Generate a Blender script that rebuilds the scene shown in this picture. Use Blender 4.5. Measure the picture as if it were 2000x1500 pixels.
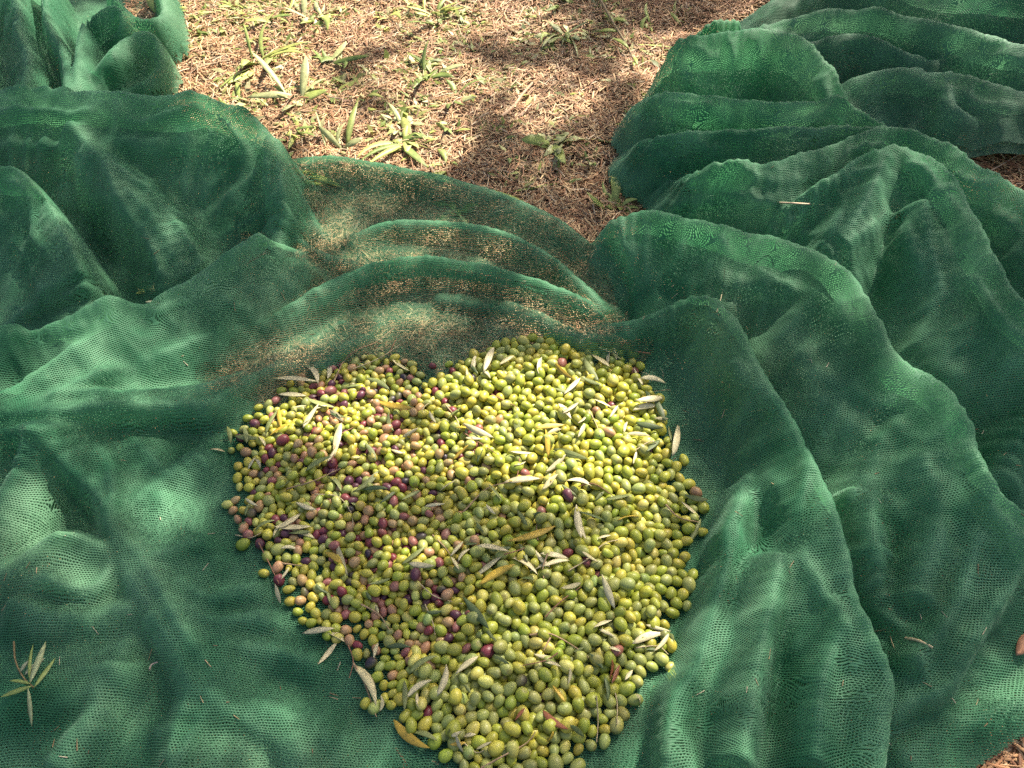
import bpy, math, random
import numpy as np
from mathutils import Matrix, Vector

for o in list(bpy.data.objects):
    bpy.data.objects.remove(o)
scene = bpy.context.scene
COL = scene.collection
rng = np.random.default_rng(11)
random.seed(11)

# ------------------------------------------------------------------ camera
CAM_H, PITCH, F_PX = 1.25, math.radians(52.0), 1503.0
cam_data = bpy.data.cameras.new('camera')
cam_data.sensor_fit = 'HORIZONTAL'
cam_data.sensor_width = 36.0
cam_data.lens = 36.0 * F_PX / 2000.0
cam_data.clip_start = 0.02
cam_data.clip_end = 500.0
cam = bpy.data.objects.new('camera', cam_data)
COL.objects.link(cam)
cam.location = (0, 0, CAM_H)
cam.rotation_euler = (math.pi / 2 - PITCH, 0, 0)
scene.camera = cam

# ------------------------------------------------------------------ light
SUN_EL, SUN_AZ = math.radians(44.0), math.radians(34.0)     # azimuth from +y (away from the camera) towards +x
SUN_DIR = np.array([math.sin(SUN_AZ) * math.cos(SUN_EL), math.cos(SUN_AZ) * math.cos(SUN_EL), math.sin(SUN_EL)])
world = bpy.data.worlds.new('World')
scene.world = world
world.use_nodes = True
wn = world.node_tree
bg = wn.nodes['Background']
sky = wn.nodes.new('ShaderNodeTexSky')
sky.sky_type = 'NISHITA'
sky.sun_disc = False
sky.sun_elevation = SUN_EL
sky.sun_rotation = SUN_AZ
sky.air_density = 1.0
sky.dust_density = 6.0
sky.ozone_density = 0.3
wn.links.new(sky.outputs[0], bg.inputs[0])
bg.inputs[1].default_value = 0.08
sun_data = bpy.data.lights.new('sun', 'SUN')
sun_data.energy = 5.0
sun_data.angle = math.radians(0.55)
sun_data.color = (1.0, 0.905, 0.76)
sun = bpy.data.objects.new('sun', sun_data)
COL.objects.link(sun)
sun.rotation_euler = Vector(SUN_DIR).to_track_quat('Z', 'Y').to_euler()
scene.view_settings.view_transform = 'Standard'
scene.view_settings.look = 'None'
scene.view_settings.gamma = 1.0
scene.view_settings.exposure = 1.55
scene.view_settings.use_curve_mapping = False
scene.render.engine = 'CYCLES'
scene.cycles.use_denoising = False
scene.cycles.max_bounces = 6
scene.cycles.diffuse_bounces = 3
scene.cycles.glossy_bounces = 2
scene.cycles.transmission_bounces = 3
scene.cycles.transparent_max_bounces = 12
scene.cycles.caustics_reflective = False
scene.cycles.caustics_refractive = False

# ------------------------------------------------------------------ pixel <-> place
CP, SP = math.cos(PITCH), math.sin(PITCH)

def at(u, v, z=0.0):
    """point at height z seen at photo pixel (u, v)"""
    u = np.asarray(u, float); v = np.asarray(v, float); z = np.asarray(z, float)
    a = (u - 1000) / F_PX; b = -(v - 750) / F_PX
    dx, dy, dz = a, b * SP + CP, b * CP - SP
    t = (z - CAM_H) / dz
    return np.stack([dx * t, dy * t, z + 0 * t], -1)

def pix(p):
    p = np.asarray(p, float)
    x, y, z = p[..., 0], p[..., 1], p[..., 2] - CAM_H
    d = y * CP - z * SP
    up = y * SP + z * CP
    return 1000 + F_PX * x / d, 750 - F_PX * up / d, d

# ------------------------------------------------------------------ noise, polygons
def perlin(x, y, seed=0):
    r = np.random.default_rng(seed + 1000)
    perm = r.permutation(256)
    ang = r.random(256) * 2 * np.pi
    gx, gy = np.cos(ang), np.sin(ang)
    xi = np.floor(x).astype(int); yi = np.floor(y).astype(int)
    xf = x - xi; yf = y - yi
    u = xf ** 3 * (xf * (xf * 6 - 15) + 10); v = yf ** 3 * (yf * (yf * 6 - 15) + 10)
    def g(ix, iy, fx, fy):
        h = perm[(perm[ix & 255] + iy) & 255]
        return gx[h] * fx + gy[h] * fy
    n00 = g(xi, yi, xf, yf); n10 = g(xi + 1, yi, xf - 1, yf)
    n01 = g(xi, yi + 1, xf, yf - 1); n11 = g(xi + 1, yi + 1, xf - 1, yf - 1)
    a = n00 + u * (n10 - n00); b = n01 + u * (n11 - n01)
    return (a + v * (b - a)) * 1.5

def fbm(x, y, seed=0, oct=3):
    s, a, f = 0, 1.0, 1.0
    for k in range(oct):
        s = s + a * perlin(x * f, y * f, seed + k); a *= 0.5; f *= 2.03
    return s

def in_poly(x, y, poly):
    poly = np.asarray(poly, float)
    c = np.zeros(np.shape(x), bool)
    j = len(poly) - 1
    for i in range(len(poly)):
        xi, yi = poly[i]; xj, yj = poly[j]
        if yi != yj:
            c ^= ((yi > y) != (yj > y)) & (x < (xj - xi) * (y - yi) / (yj - yi) + xi)
        j = i
    return c

def poly_dist(x, y, poly):
    poly = np.asarray(poly, float)
    d = np.full(np.shape(x), 1e9)
    for i in range(len(poly)):
        a = poly[i]; b = poly[(i + 1) % len(poly)]
        e = b - a; L = e @ e + 1e-12
        t = np.clip(((x - a[0]) * e[0] + (y - a[1]) * e[1]) / L, 0, 1)
        d = np.minimum(d, np.hypot(x - a[0] - t * e[0], y - a[1] - t * e[1]))
    return d

def catmull(P, step):
    P = np.asarray(P, float)
    Q = np.vstack([2 * P[0] - P[1], P, 2 * P[-1] - P[-2]])
    out = []
    for i in range(1, len(Q) - 2):
        p0, p1, p2, p3 = Q[i - 1], Q[i], Q[i + 1], Q[i + 2]
        n = max(2, int(np.linalg.norm((p2 - p1)[:2]) / step))
        t = np.arange(n)[:, None] / n
        out.append(0.5 * (2 * p1 + (p2 - p0) * t + (2 * p0 - 5 * p1 + 4 * p2 - p3) * t ** 2 + (3 * p1 - p0 - 3 * p2 + p3) * t ** 3))
    out.append(Q[-2][None])
    return np.vstack(out)

# ------------------------------------------------------------------ mesh helpers
def make_mesh(name, verts, faces, mat=None, smooth=True, colors=None, uv=None):
    """faces: (n,3) or (n,4) int array"""
    me = bpy.data.meshes.new(name)
    verts = np.ascontiguousarray(verts, np.float32); faces = np.ascontiguousarray(faces, np.int32)
    n, k = faces.shape
    me.vertices.add(len(verts)); me.vertices.foreach_set('co', verts.ravel())
    me.loops.add(n * k); me.loops.foreach_set('vertex_index', faces.ravel())
    me.polygons.add(n)
    me.polygons.foreach_set('loop_start', np.arange(0, n * k, k, dtype=np.int32))
    me.polygons.foreach_set('loop_total', np.full(n, k, np.int32))
    me.update(calc_edges=True)
    if smooth:
        me.polygons.foreach_set('use_smooth', np.ones(n, bool))
    if colors is not None:
        ca = me.color_attributes.new('Col', 'FLOAT_COLOR', 'POINT')
        c4 = np.ones((len(verts), 4), np.float32); c4[:, :3] = colors
        ca.data.foreach_set('color', c4.ravel())
    if uv is not None:
        ul = me.uv_layers.new(name='UVMap')
        ul.data.foreach_set('uv', np.ascontiguousarray(uv[faces.ravel()], np.float32).ravel())
    if mat:
        me.materials.append(mat)
    return me

def link(name, data, parent=None, loc=None):
    o = bpy.data.objects.new(name, data)
    COL.objects.link(o)
    if parent is not None: o.parent = parent
    if loc is not None: o.location = loc
    return o

def tag(o, label=None, cat=None, group=None, kind=None):
    if label: o['label'] = label
    if cat: o['category'] = cat
    if group: o['group'] = group
    if kind: o['kind'] = kind
    return o

# ------------------------------------------------------------------ materials
def new_mat(name):
    m = bpy.data.materials.new(name); m.use_nodes = True
    return m, m.node_tree, m.node_tree.nodes['Principled BSDF']

def N(nt, typ, **kw):
    n = nt.nodes.new(typ)
    for k, v in kw.items(): setattr(n, k, v)
    return n

def math_node(nt, op, a, b=None, c=None):
    n = N(nt, 'ShaderNodeMath', operation=op)
    for i, x in enumerate((a, b, c)):
        if x is None: continue
        if isinstance(x, (int, float)): n.inputs[i].default_value = x
        else: nt.links.new(x, n.inputs[i])
    return n.outputs[0]

def noise_node(nt, vec, scale, detail=3.0):
    n = N(nt, 'ShaderNodeTexNoise')
    n.inputs['Scale'].default_value = scale; n.inputs['Detail'].default_value = detail
    if vec is not None: nt.links.new(vec, n.inputs['Vector'])
    return n.outputs['Fac']

def mix_rgb(nt, fac, a, b, blend='MIX'):
    n = N(nt, 'ShaderNodeMix', data_type='RGBA', blend_type=blend)
    for i, x in ((0, fac), (6, a), (7, b)):
        if isinstance(x, (int, float)): n.inputs[i].default_value = x
        elif isinstance(x, tuple): n.inputs[i].default_value = (*x, 1.0)
        else: nt.links.new(x, n.inputs[i])
    return n.outputs[2]

def net_material(name, c1, c2, cx=0.0044, cy=0.0036, ru=0.43, rv=0.32):
    m, nt, bsdf = new_mat(name)
    L = nt.links
    uvn = N(nt, 'ShaderNodeUVMap'); uvn.uv_map = 'UVMap'
    tc = N(nt, 'ShaderNodeTexCoord')
    wob = N(nt, 'ShaderNodeTexNoise'); wob.inputs['Scale'].default_value = 28.0; wob.inputs['Detail'].default_value = 2.0
    L.new(uvn.outputs[0], wob.inputs['Vector'])
    sub = N(nt, 'ShaderNodeVectorMath', operation='MULTIPLY_ADD')
    L.new(wob.outputs['Color'], sub.inputs[0])
    sub.inputs[1].default_value = (0.007, 0.007, 0)
    L.new(uvn.outputs[0], sub.inputs[2])
    sep = N(nt, 'ShaderNodeSeparateXYZ'); L.new(sub.outputs[0], sep.inputs[0])
    V = math_node(nt, 'MULTIPLY', sep.outputs[1], 1 / cy)
    row = math_node(nt, 'FLOOR', V)
    par = math_node(nt, 'FLOORED_MODULO', row, 2.0)
    U = math_node(nt, 'MULTIPLY_ADD', sep.outputs[0], 1 / cx, math_node(nt, 'MULTIPLY', par, 0.5))
    fu = math_node(nt, 'SUBTRACT', math_node(nt, 'FRACT', U), 0.5)
    fv = math_node(nt, 'SUBTRACT', math_node(nt, 'FRACT', V), 0.5)
    su = math_node(nt, 'MULTIPLY', fu, 1 / ru); sv = math_node(nt, 'MULTIPLY', fv, 1 / rv)
    r2 = math_node(nt, 'ADD', math_node(nt, 'MULTIPLY', su, su), math_node(nt, 'MULTIPLY', sv, sv))
    var = noise_node(nt, uvn.outputs[0], 9.0, 4.0)
    opn = N(nt, 'ShaderNodeAttribute'); opn.attribute_name = 'open'
    thr = math_node(nt, 'MULTIPLY', math_node(nt, 'MULTIPLY_ADD', var, 0.9, 0.50), opn.outputs['Fac'])
    hole = math_node(nt, 'LESS_THAN', r2, thr)
    # thread colour
    n1 = noise_node(nt, tc.outputs['Object'], 7.0, 4.0)
    ramp = N(nt, 'ShaderNodeMapRange'); L.new(n1, ramp.inputs[0])
    ramp.inputs[1].default_value = 0.35; ramp.inputs[2].default_value = 0.68
    col = mix_rgb(nt, ramp.outputs[0], c1, c2)
    dust = noise_node(nt, tc.outputs['Object'], 3.1, 5.0)
    dr = N(nt, 'ShaderNodeMapRange'); L.new(dust, dr.inputs[0])
    dr.inputs[1].default_value = 0.5; dr.inputs[2].default_value = 0.78; dr.inputs[4].default_value = 0.35
    col = mix_rgb(nt, dr.outputs[0], col, (0.16, 0.19, 0.12))
    L.new(col, bsdf.inputs['Base Color'])
    bsdf.inputs['Roughness'].default_value = 0.58
    bsdf.inputs['Specular IOR Level'].default_value = 0.35
    bsdf.inputs['Sheen Weight'].default_value = 0.4
    bsdf.inputs['Sheen Roughness'].default_value = 0.4
    bsdf.inputs['Sheen Tint'].default_value = (0.6, 1.0, 0.75, 1)
    bump = N(nt, 'ShaderNodeBump'); bump.inputs['Strength'].default_value = 0.4; bump.inputs['Distance'].default_value = 0.0014
    L.new(math_node(nt, 'SQRT', r2), bump.inputs['Height'])
    L.new(bump.outputs[0], bsdf.inputs['Normal'])
    tl = N(nt, 'ShaderNodeBsdfTranslucent')
    L.new(mix_rgb(nt, 1.0, col, (1.3, 1.5, 1.2), 'MULTIPLY'), tl.inputs[0])
    mx = N(nt, 'ShaderNodeMixShader'); mx.inputs[0].default_value = 0.38
    L.new(bsdf.outputs[0], mx.inputs[1]); L.new(tl.outputs[0], mx.inputs[2])
    tr = N(nt, 'ShaderNodeBsdfTransparent')
    mh = N(nt, 'ShaderNodeMixShader')
    L.new(hole, mh.inputs[0]); L.new(mx.outputs[0], mh.inputs[1]); L.new(tr.outputs[0], mh.inputs[2])
    L.new(mh.outputs[0], nt.nodes['Material Output'].inputs[0])
    return m

MAT_NET = net_material('net_green', (0.033, 0.172, 0.082), (0.135, 0.330, 0.188))
MAT_NET_BACK = net_material('net_faded', (0.045, 0.155, 0.085), (0.125, 0.28, 0.175), 0.0044, 0.0036, 0.42, 0.31)

def attr_material(name, rough, spec=0.5, noise_scale=60, noise_amt=0.25, bump=0.0, translucent=0.0, sss=0.0, coat=0.0):
    m, nt, bsdf = new_mat(name); L = nt.links
    at_ = N(nt, 'ShaderNodeAttribute'); at_.attribute_name = 'Col'
    tc = N(nt, 'ShaderNodeTexCoord')
    n = noise_node(nt, tc.outputs['Object'], noise_scale, 4.0)
    mr = N(nt, 'ShaderNodeMapRange'); L.new(n, mr.inputs[0])
    mr.inputs[1].default_value = 0.3; mr.inputs[2].default_value = 0.7
    mr.inputs[3].default_value = 1 - noise_amt; mr.inputs[4].default_value = 1 + noise_amt
    vm = N(nt, 'ShaderNodeVectorMath', operation='SCALE')
    L.new(at_.outputs['Color'], vm.inputs[0]); L.new(mr.outputs[0], vm.inputs['Scale'])
    L.new(vm.outputs[0], bsdf.inputs['Base Color'])
    bsdf.inputs['Roughness'].default_value = rough
    bsdf.inputs['Specular IOR Level'].default_value = spec
    if coat: bsdf.inputs['Coat Weight'].default_value = coat; bsdf.inputs['Coat Roughness'].default_value = 0.25
    if sss:
        bsdf.inputs['Subsurface Weight'].default_value = sss
        bsdf.inputs['Subsurface Radius'].default_value = (0.004, 0.003, 0.001)
        bsdf.inputs['Subsurface Scale'].default_value = 1.0
    if bump:
        b = N(nt, 'ShaderNodeBump'); b.inputs['Strength'].default_value = bump; b.inputs['Distance'].default_value = 0.001
        L.new(n, b.inputs['Height']); L.new(b.outputs[0], bsdf.inputs['Normal'])
    if translucent:
        tl = N(nt, 'ShaderNodeBsdfTranslucent')
        L.new(vm.outputs[0], tl.inputs[0])
        mx = N(nt, 'ShaderNodeMixShader'); mx.inputs[0].default_value = translucent
        L.new(bsdf.outputs[0], mx.inputs[1]); L.new(tl.outputs[0], mx.inputs[2])
        L.new(mx.outputs[0], nt.nodes['Material Output'].inputs[0])
    return m

MAT_OLIVE = attr_material('olive_skin', 0.42, 0.42, 420, 0.18, 0.12)
MAT_LEAF = attr_material('dry_olive_leaf', 0.5, 0.5, 140, 0.18, 0.2, 0.15)
MAT_WEED = attr_material('weed_leaf', 0.5, 0.45, 90, 0.22, 0.2, 0.3)
MAT_STRAW = attr_material('straw', 0.6, 0.4, 50, 0.2, 0.0)
MAT_TWIG = attr_material('twig_bark', 0.75, 0.3, 200, 0.3, 0.4)
MAT_CROWN = attr_material('crown_leaf', 0.5, 0.4, 30, 0.2, 0.0)

m, nt, bsdf = new_mat('soil')
tc = N(nt, 'ShaderNodeTexCoord')
n1 = noise_node(nt, tc.outputs['Object'], 9, 8); n2 = noise_node(nt, tc.outputs['Object'], 140, 6)
c = mix_rgb(nt, n1, (0.10, 0.055, 0.03), (0.20, 0.125, 0.075))
c = mix_rgb(nt, n2, c, (0.06, 0.035, 0.02))
nt.links.new(c, bsdf.inputs['Base Color']); bsdf.inputs['Roughness'].default_value = 0.95
b = N(nt, 'ShaderNodeBump'); b.inputs['Strength'].default_value = 0.8; b.inputs['Distance'].default_value = 0.01
nt.links.new(n2, b.inputs['Height']); nt.links.new(b.outputs[0], bsdf.inputs['Normal'])
MAT_SOIL = m

# ------------------------------------------------------------------ ground
def ground_z(x, y):
    return 0.008 * fbm(x * 2.3, y * 2.3, 5, 3)

gx = np.concatenate([np.linspace(-60, -3, 12), np.linspace(-2.9, 2.9, 160), np.linspace(3, 60, 12)])
gy = np.concatenate([np.linspace(-60, -1, 12), np.linspace(-0.9, 4.4, 150), np.linspace(4.5, 60, 12)])
GX, GY = np.meshgrid(gx, gy)
GZ = np.where((abs(GX) < 2.9) & (GY > -0.9) & (GY < 4.4), ground_z(GX, GY) - 0.012, -0.012)
nx, ny = len(gx), len(gy)
idx = np.arange(nx * ny).reshape(ny, nx)
quads = np.stack([idx[:-1, :-1], idx[:-1, 1:], idx[1:, 1:], idx[1:, :-1]], -1).reshape(-1, 4)
g = link('ground', make_mesh('ground', np.stack([GX, GY, GZ], -1).reshape(-1, 3), quads, MAT_SOIL))
tag(g, kind='structure')

# ------------------------------------------------------------------ nets
def ridge_field(X, Y, pts, wa, wb, wr=0.19, seed=0, wl=0.085):
    """height of one fold. pts: (u, v, height) along its crest; wa / wb: width left / right of the crest (walking along it)."""
    pts = [(u, v, h * 1.22 if h > 0.085 else h) for u, v, h in pts]
    P = np.array([[*at(u, v, h)[:2], h] for u, v, h in pts])
    n = len(P)
    wa = np.interp(np.linspace(0, 1, n), np.linspace(0, 1, np.size(wa)), np.atleast_1d(wa))
    wb = np.interp(np.linspace(0, 1, n), np.linspace(0, 1, np.size(wb)), np.atleast_1d(wb))
    C = catmull(np.column_stack([P, wa, wb]), 0.018)
    s = np.concatenate([[0], np.cumsum(np.hypot(*np.diff(C[:, :2], axis=0).T))])
    tan = np.gradient(C[:, :2], axis=0); tan /= np.linalg.norm(tan, axis=1)[:, None] + 1e-9
    out = np.zeros(X.shape)
    wm = max(C[:, 3].max(), C[:, 4].max())
    m = (X > C[:, 0].min() - wm) & (X < C[:, 0].max() + wm) & (Y > C[:, 1].min() - wm) & (Y < C[:, 1].max() + wm)
    x = X[m]; y = Y[m]
    if not len(x): return out
    best = np.full(len(x), 1e9); bi = np.zeros(len(x), int)
    for i in range(len(C)):
        d2 = (x - C[i, 0]) ** 2 + (y - C[i, 1]) ** 2
        k = d2 < best
        best[k] = d2[k]; bi[k] = i
    # soft weighting of height/width over nearest neighbours along the crest
    rx = x - C[bi, 0]; ry = y - C[bi, 1]
    along = rx * tan[bi, 0] + ry * tan[bi, 1]
    side = tan[bi, 0] * ry - tan[bi, 1] * rx
    d = np.abs(side)
    endm = ((bi == 0) & (along < 0)) | ((bi == len(C) - 1) & (along > 0))
    d = np.where(endm, np.hypot(side, along * 1.6), np.minimum(np.sqrt(best), d + 0.004))
    ss = s[bi] + along
    # smooth left/right width switch
    k = 0.5 + 0.5 * np.tanh(side / 0.01)
    w = C[bi, 4] + (C[bi, 3] - C[bi, 4]) * k
    d = np.sqrt(d * d + 0.005 ** 2) - 0.005
    t = np.clip(d / w, 0, 1)
    soft = (1 - t) ** 2 * (1 + 2 * t)
    prof = np.where(w > 0.11, 0.40 * soft + 0.60 * (1 - t) ** 1.7, 0.55 * soft + 0.45 * (1 - t) ** 1.3)
    # falls hanging from the crest and pleats running along it
    sk = ss + side * 0.6 * math.sin(seed * 1.7)
    cross = 1 - 2.2 * np.abs(perlin(sk / wl + 3.7 * seed, side / (wl * 5) + 1.3 * seed, seed))
    cross2 = 1 - 2.2 * np.abs(perlin(sk / (wl * .5), side / (wl * 3) + seed, seed + 7))
    sp = side + 0.25 * ss * math.sin(seed)
    par = perlin(sp / 0.06 + 1.7 * seed, ss / 0.5, seed + 11)
    h = C[bi, 2] * prof * (1 + wr * (0.55 * cross + 0.25 * cross2 + 0.8 * par) * np.clip(t * 2.5, 0.06, 1))
    up = np.clip(C[bi, 2] / 0.06, 0, 1)
    for q, fr in enumerate((0.16, 0.34, 0.52, 0.72)):
        ofs = w * fr + 0.05 * perlin(ss / 0.22 + q * 9.1, 0 * ss + seed * 0.37, seed + 20 + q)
        vis = np.clip(perlin(ss / 0.16 + q * 5.3, 0 * ss + 0.5 + seed * 0.21, seed + 30 + q) * 1.6 + 0.35, 0, 1)
        wp = 0.020 + 0.010 * q
        bumpy = np.clip(1 - np.abs(d - ofs) / wp, 0, 1) ** 1.4
        h = h + np.where(w > 0.09, 0.021 * up * vis * bumpy * (0.25 + prof), 0) * (t < 0.97)
    out[m] = h
    return out

NETS = {}

def build_net(name, label, ridges, keep_poly, drop_polys, x0, x1, y0, y1, step, mat, base=0.014, wr_amp=1.0, seed=0, layer2=True, group=None):
    xs = np.arange(x0, x1 + 1e-6, step); ys = np.arange(y0, y1 + 1e-6, step)
    X, Y = np.meshgrid(xs, ys)
    acc = np.zeros(X.shape)
    for i, r in enumerate(ridges):
        f = ridge_field(X, Y, r[0], r[1], r[2], seed=seed + i * 13, **(r[3] if len(r) > 3 else {}))
        acc += np.clip(f, 0, None) ** 11
    Z = acc ** (1 / 11)
    for _ in range(1):
        Zp = np.pad(Z, 1, mode='edge')
        Z = (Zp[1:-1, 1:-1] * 2 + Zp[:-2, 1:-1] + Zp[2:, 1:-1] + Zp[1:-1, :-2] + Zp[1:-1, 2:]) / 6
    lift = np.clip(Z / 0.06, 0, 1)
    # cloth wrinkles: broad, medium and fine, stronger where the net stands off the ground
    wx = X + 0.05 * perlin(X * 5, Y * 5, seed + 50); wy = Y + 0.05 * perlin(X * 5, Y * 5, seed + 51)
    ridged = 1 - np.abs(perlin(wx * 6.5, wy * 9.0, seed + 60)) * 2
    ridged2 = 1 - np.abs(perlin(wx * 13 + wy * 6, wy * 15 - wx * 5, seed + 61)) * 2
    broad = fbm(X * 3.0, Y * 4.0, seed + 62, 2)
    Z = Z + wr_amp * (0.004 * lift * broad + (0.0030 + 0.0016 * lift) * ridged + (0.0012 + 0.0020 * lift) * ridged2
                      + 0.0010 * perlin(X * 42, Y * 48, seed + 63))
    # lies flat under the olives
    if name == 'olive_net':
        hp = at(np.array([p[0] for p in HEAP]), np.array([p[1] for p in HEAP]), 0.02)[:, :2]
        dd = poly_dist(X, Y, hp); ins = in_poly(X, Y, hp)
        sd = np.where(ins, -dd, dd)
        wgt = np.clip((sd - 0.004) / 0.05, 0, 1); wgt = wgt * wgt * (3 - 2 * wgt)
        lowz = 0.0015 * perlin(X * 30, Y * 30, 3)
        back = np.clip((760 - pix(np.stack([X, Y, 0 * X], -1))[1]) / 50, 0, 1)      # at the back the net leans over the rim of the heap
        Z = Z * back + (lowz + (Z - lowz) * wgt) * (1 - back)
    Zb = base + np.maximum(Z, -0.004) + ground_z(X, Y) * 0.6
    NETS[name] = (xs, ys, Zb)
    # which part of the sheet exists
    kp = at(np.array([p[0] for p in keep_poly]), np.array([p[1] for p in keep_poly]), 0.01)[:, :2]
    keep = in_poly(X, Y, kp)
    keep |= (Z > 0.02)
    for dp in drop_polys:
        q = at(np.array([p[0] for p in dp]), np.array([p[1] for p in dp]), 0.0)[:, :2]
        keep &= ~in_poly(X, Y, q)
    # flatten the sheet for its weave coordinates (springs relaxed on a coarse copy)
    st = 4
    cX, cY, cZ = X[::st, ::st], Y[::st, ::st], Zb[::st, ::st]
    p3 = np.stack([cX, cY, cZ], -1); uv = p3[..., :2].copy()
    fam = []
    for (dy, dx) in ((0, 1), (1, 0), (1, 1), (1, -1)):
        h_, w_ = p3.shape[:2]
        ya = slice(0, h_ - dy); yb = slice(dy, h_)
        if dx >= 0: xa = slice(0, w_ - dx); xb = slice(dx, w_)
        else: xa = slice(-dx, w_); xb = slice(0, w_ + dx)
        rest = np.linalg.norm(p3[yb, xb] - p3[ya, xa], axis=-1)
        fam.append((ya, xa, yb, xb, rest, 1.0 if dx * dy == 0 else 0.5))
    for it in range(260):
        corr = np.zeros_like(uv)
        for ya, xa, yb, xb, rest, kk in fam:
            dlt = uv[yb, xb] - uv[ya, xa]
            ln = np.linalg.norm(dlt, axis=-1) + 1e-9
            c_ = dlt * (kk * 0.5 * (ln - rest) / ln)[..., None]
            corr[ya, xa] += c_; corr[yb, xb] -= c_
        uv += corr * 0.32
    ci = np.clip((np.arange(len(xs)) / st), 0, cX.shape[1] - 1.001); cj = np.clip((np.arange(len(ys)) / st), 0, cX.shape[0] - 1.001)
    i0 = ci.astype(int); fi = (ci - i0)[None, :, None]; j0 = cj.astype(int); fj = (cj - j0)[:, None, None]
    UVf = (uv[j0][:, i0] * (1 - fi) + uv[j0][:, i0 + 1] * fi) * (1 - fj) + (uv[j0 + 1][:, i0] * (1 - fi) + uv[j0 + 1][:, i0 + 1] * fi) * fj
    ny_, nx_ = X.shape
    idx = np.arange(nx_ * ny_).reshape(ny_, nx_)
    def sheet(zz, kk, uvv, nm, parent, opn):
        q = np.stack([idx[:-1, :-1], idx[:-1, 1:], idx[1:, 1:], idx[1:, :-1]], -1).reshape(-1, 4)
        q = q[kk.ravel()[q].all(1)]
        used = np.unique(q); remap = np.full(nx_ * ny_, -1); remap[used] = np.arange(len(used))
        v = np.stack([X, Y, zz], -1).reshape(-1, 3)[used]
        me = make_mesh(nm, v, remap[q], mat, uv=uvv.reshape(-1, 2)[used])
        fa = me.attributes.new('open', 'FLOAT', 'POINT'); fa.data.foreach_set('value', np.ascontiguousarray(opn.ravel()[used], np.float32))
        return link(nm, me, parent)
    ex, ey = at(keep_poly[0][0], keep_poly[0][1], 0)[:2]
    root = link(name, None)
    tag(root, label, 'net', group)
    # the mesh opens where it is spread out and closes up where it doubles over a crest
    Zs = Zb.copy()
    for _ in range(6):
        Zp = np.pad(Zs, 1, mode='edge')
        Zs = (Zp[1:-1, 1:-1] * 2 + Zp[:-2, 1:-1] + Zp[2:, 1:-1] + Zp[1:-1, :-2] + Zp[1:-1, 2:]) / 6
    crest = np.clip((Zb - Zs) / (0.0022 * (step / 0.0059)), 0, 1)
    single = in_poly(X, Y, SINGLE)
    opn = np.where(single, 1.34 - 0.25 * np.clip(Z / 0.08, 0, 1), 1.30 - 0.42 * np.clip(Z / 0.06, 0, 1)) * (1 - 0.55 * crest)
    sheet(Zb, keep, UVf, 'upper_layer', root, opn)
    if layer2:
        z2 = base - 0.004 + ground_z(X, Y) * 0.6 + np.maximum(Z, 0) * 0.55 + 0.006 * lift * perlin(X * 11, Y * 9, seed + 77)
        z2 = np.minimum(z2, Zb - 0.006)
        ca, sa = math.cos(0.5), math.sin(0.5)
        uv2 = np.stack([UVf[..., 0] * ca - UVf[..., 1] * sa, UVf[..., 0] * sa + UVf[..., 1] * ca], -1)
        sheet(z2, keep & ((Z > 0.055) | ~in_poly(X + 0.03 * perlin(X * 9, Y * 9, 71), Y + 0.03 * perlin(X * 9, Y * 9, 72), SINGLE)), uv2, 'lower_layer', root, np.full(Z.shape, 0.45))
    return root

SINGLE = at(np.array([380, 450, 560, 1100, 1210, 1260, 1200, 900, 700, 560, 470]), np.array([760, 600, 300, 420, 600, 690, 760, 780, 780, 800, 800]), 0.0)[:, :2]
HEAP = [(600, 730), (640, 702), (700, 698), (780, 703), (818, 718), (826, 758), (868, 742), (872, 712), (920, 705), (960, 680), (1040, 662), (1100, 668),
        (1180, 675), (1240, 690), (1250, 740), (1285, 790), (1305, 860), (1318, 930), (1362, 980), (1358, 1010), (1335, 1060), (1348, 1110), (1325, 1190),
        (1308, 1230), (1295, 1290), (1250, 1340), (1226, 1400), (1188, 1440), (1140, 1500), (1120, 1545), (950, 1545), (880, 1485), (830, 1436), (772, 1395),
        (732, 1350), (722, 1295), (680, 1255), (604, 1232), (572, 1188), (542, 1130), (500, 1068), (455, 1030), (455, 970), (468, 900), (455, 850), (505, 800)]

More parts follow.
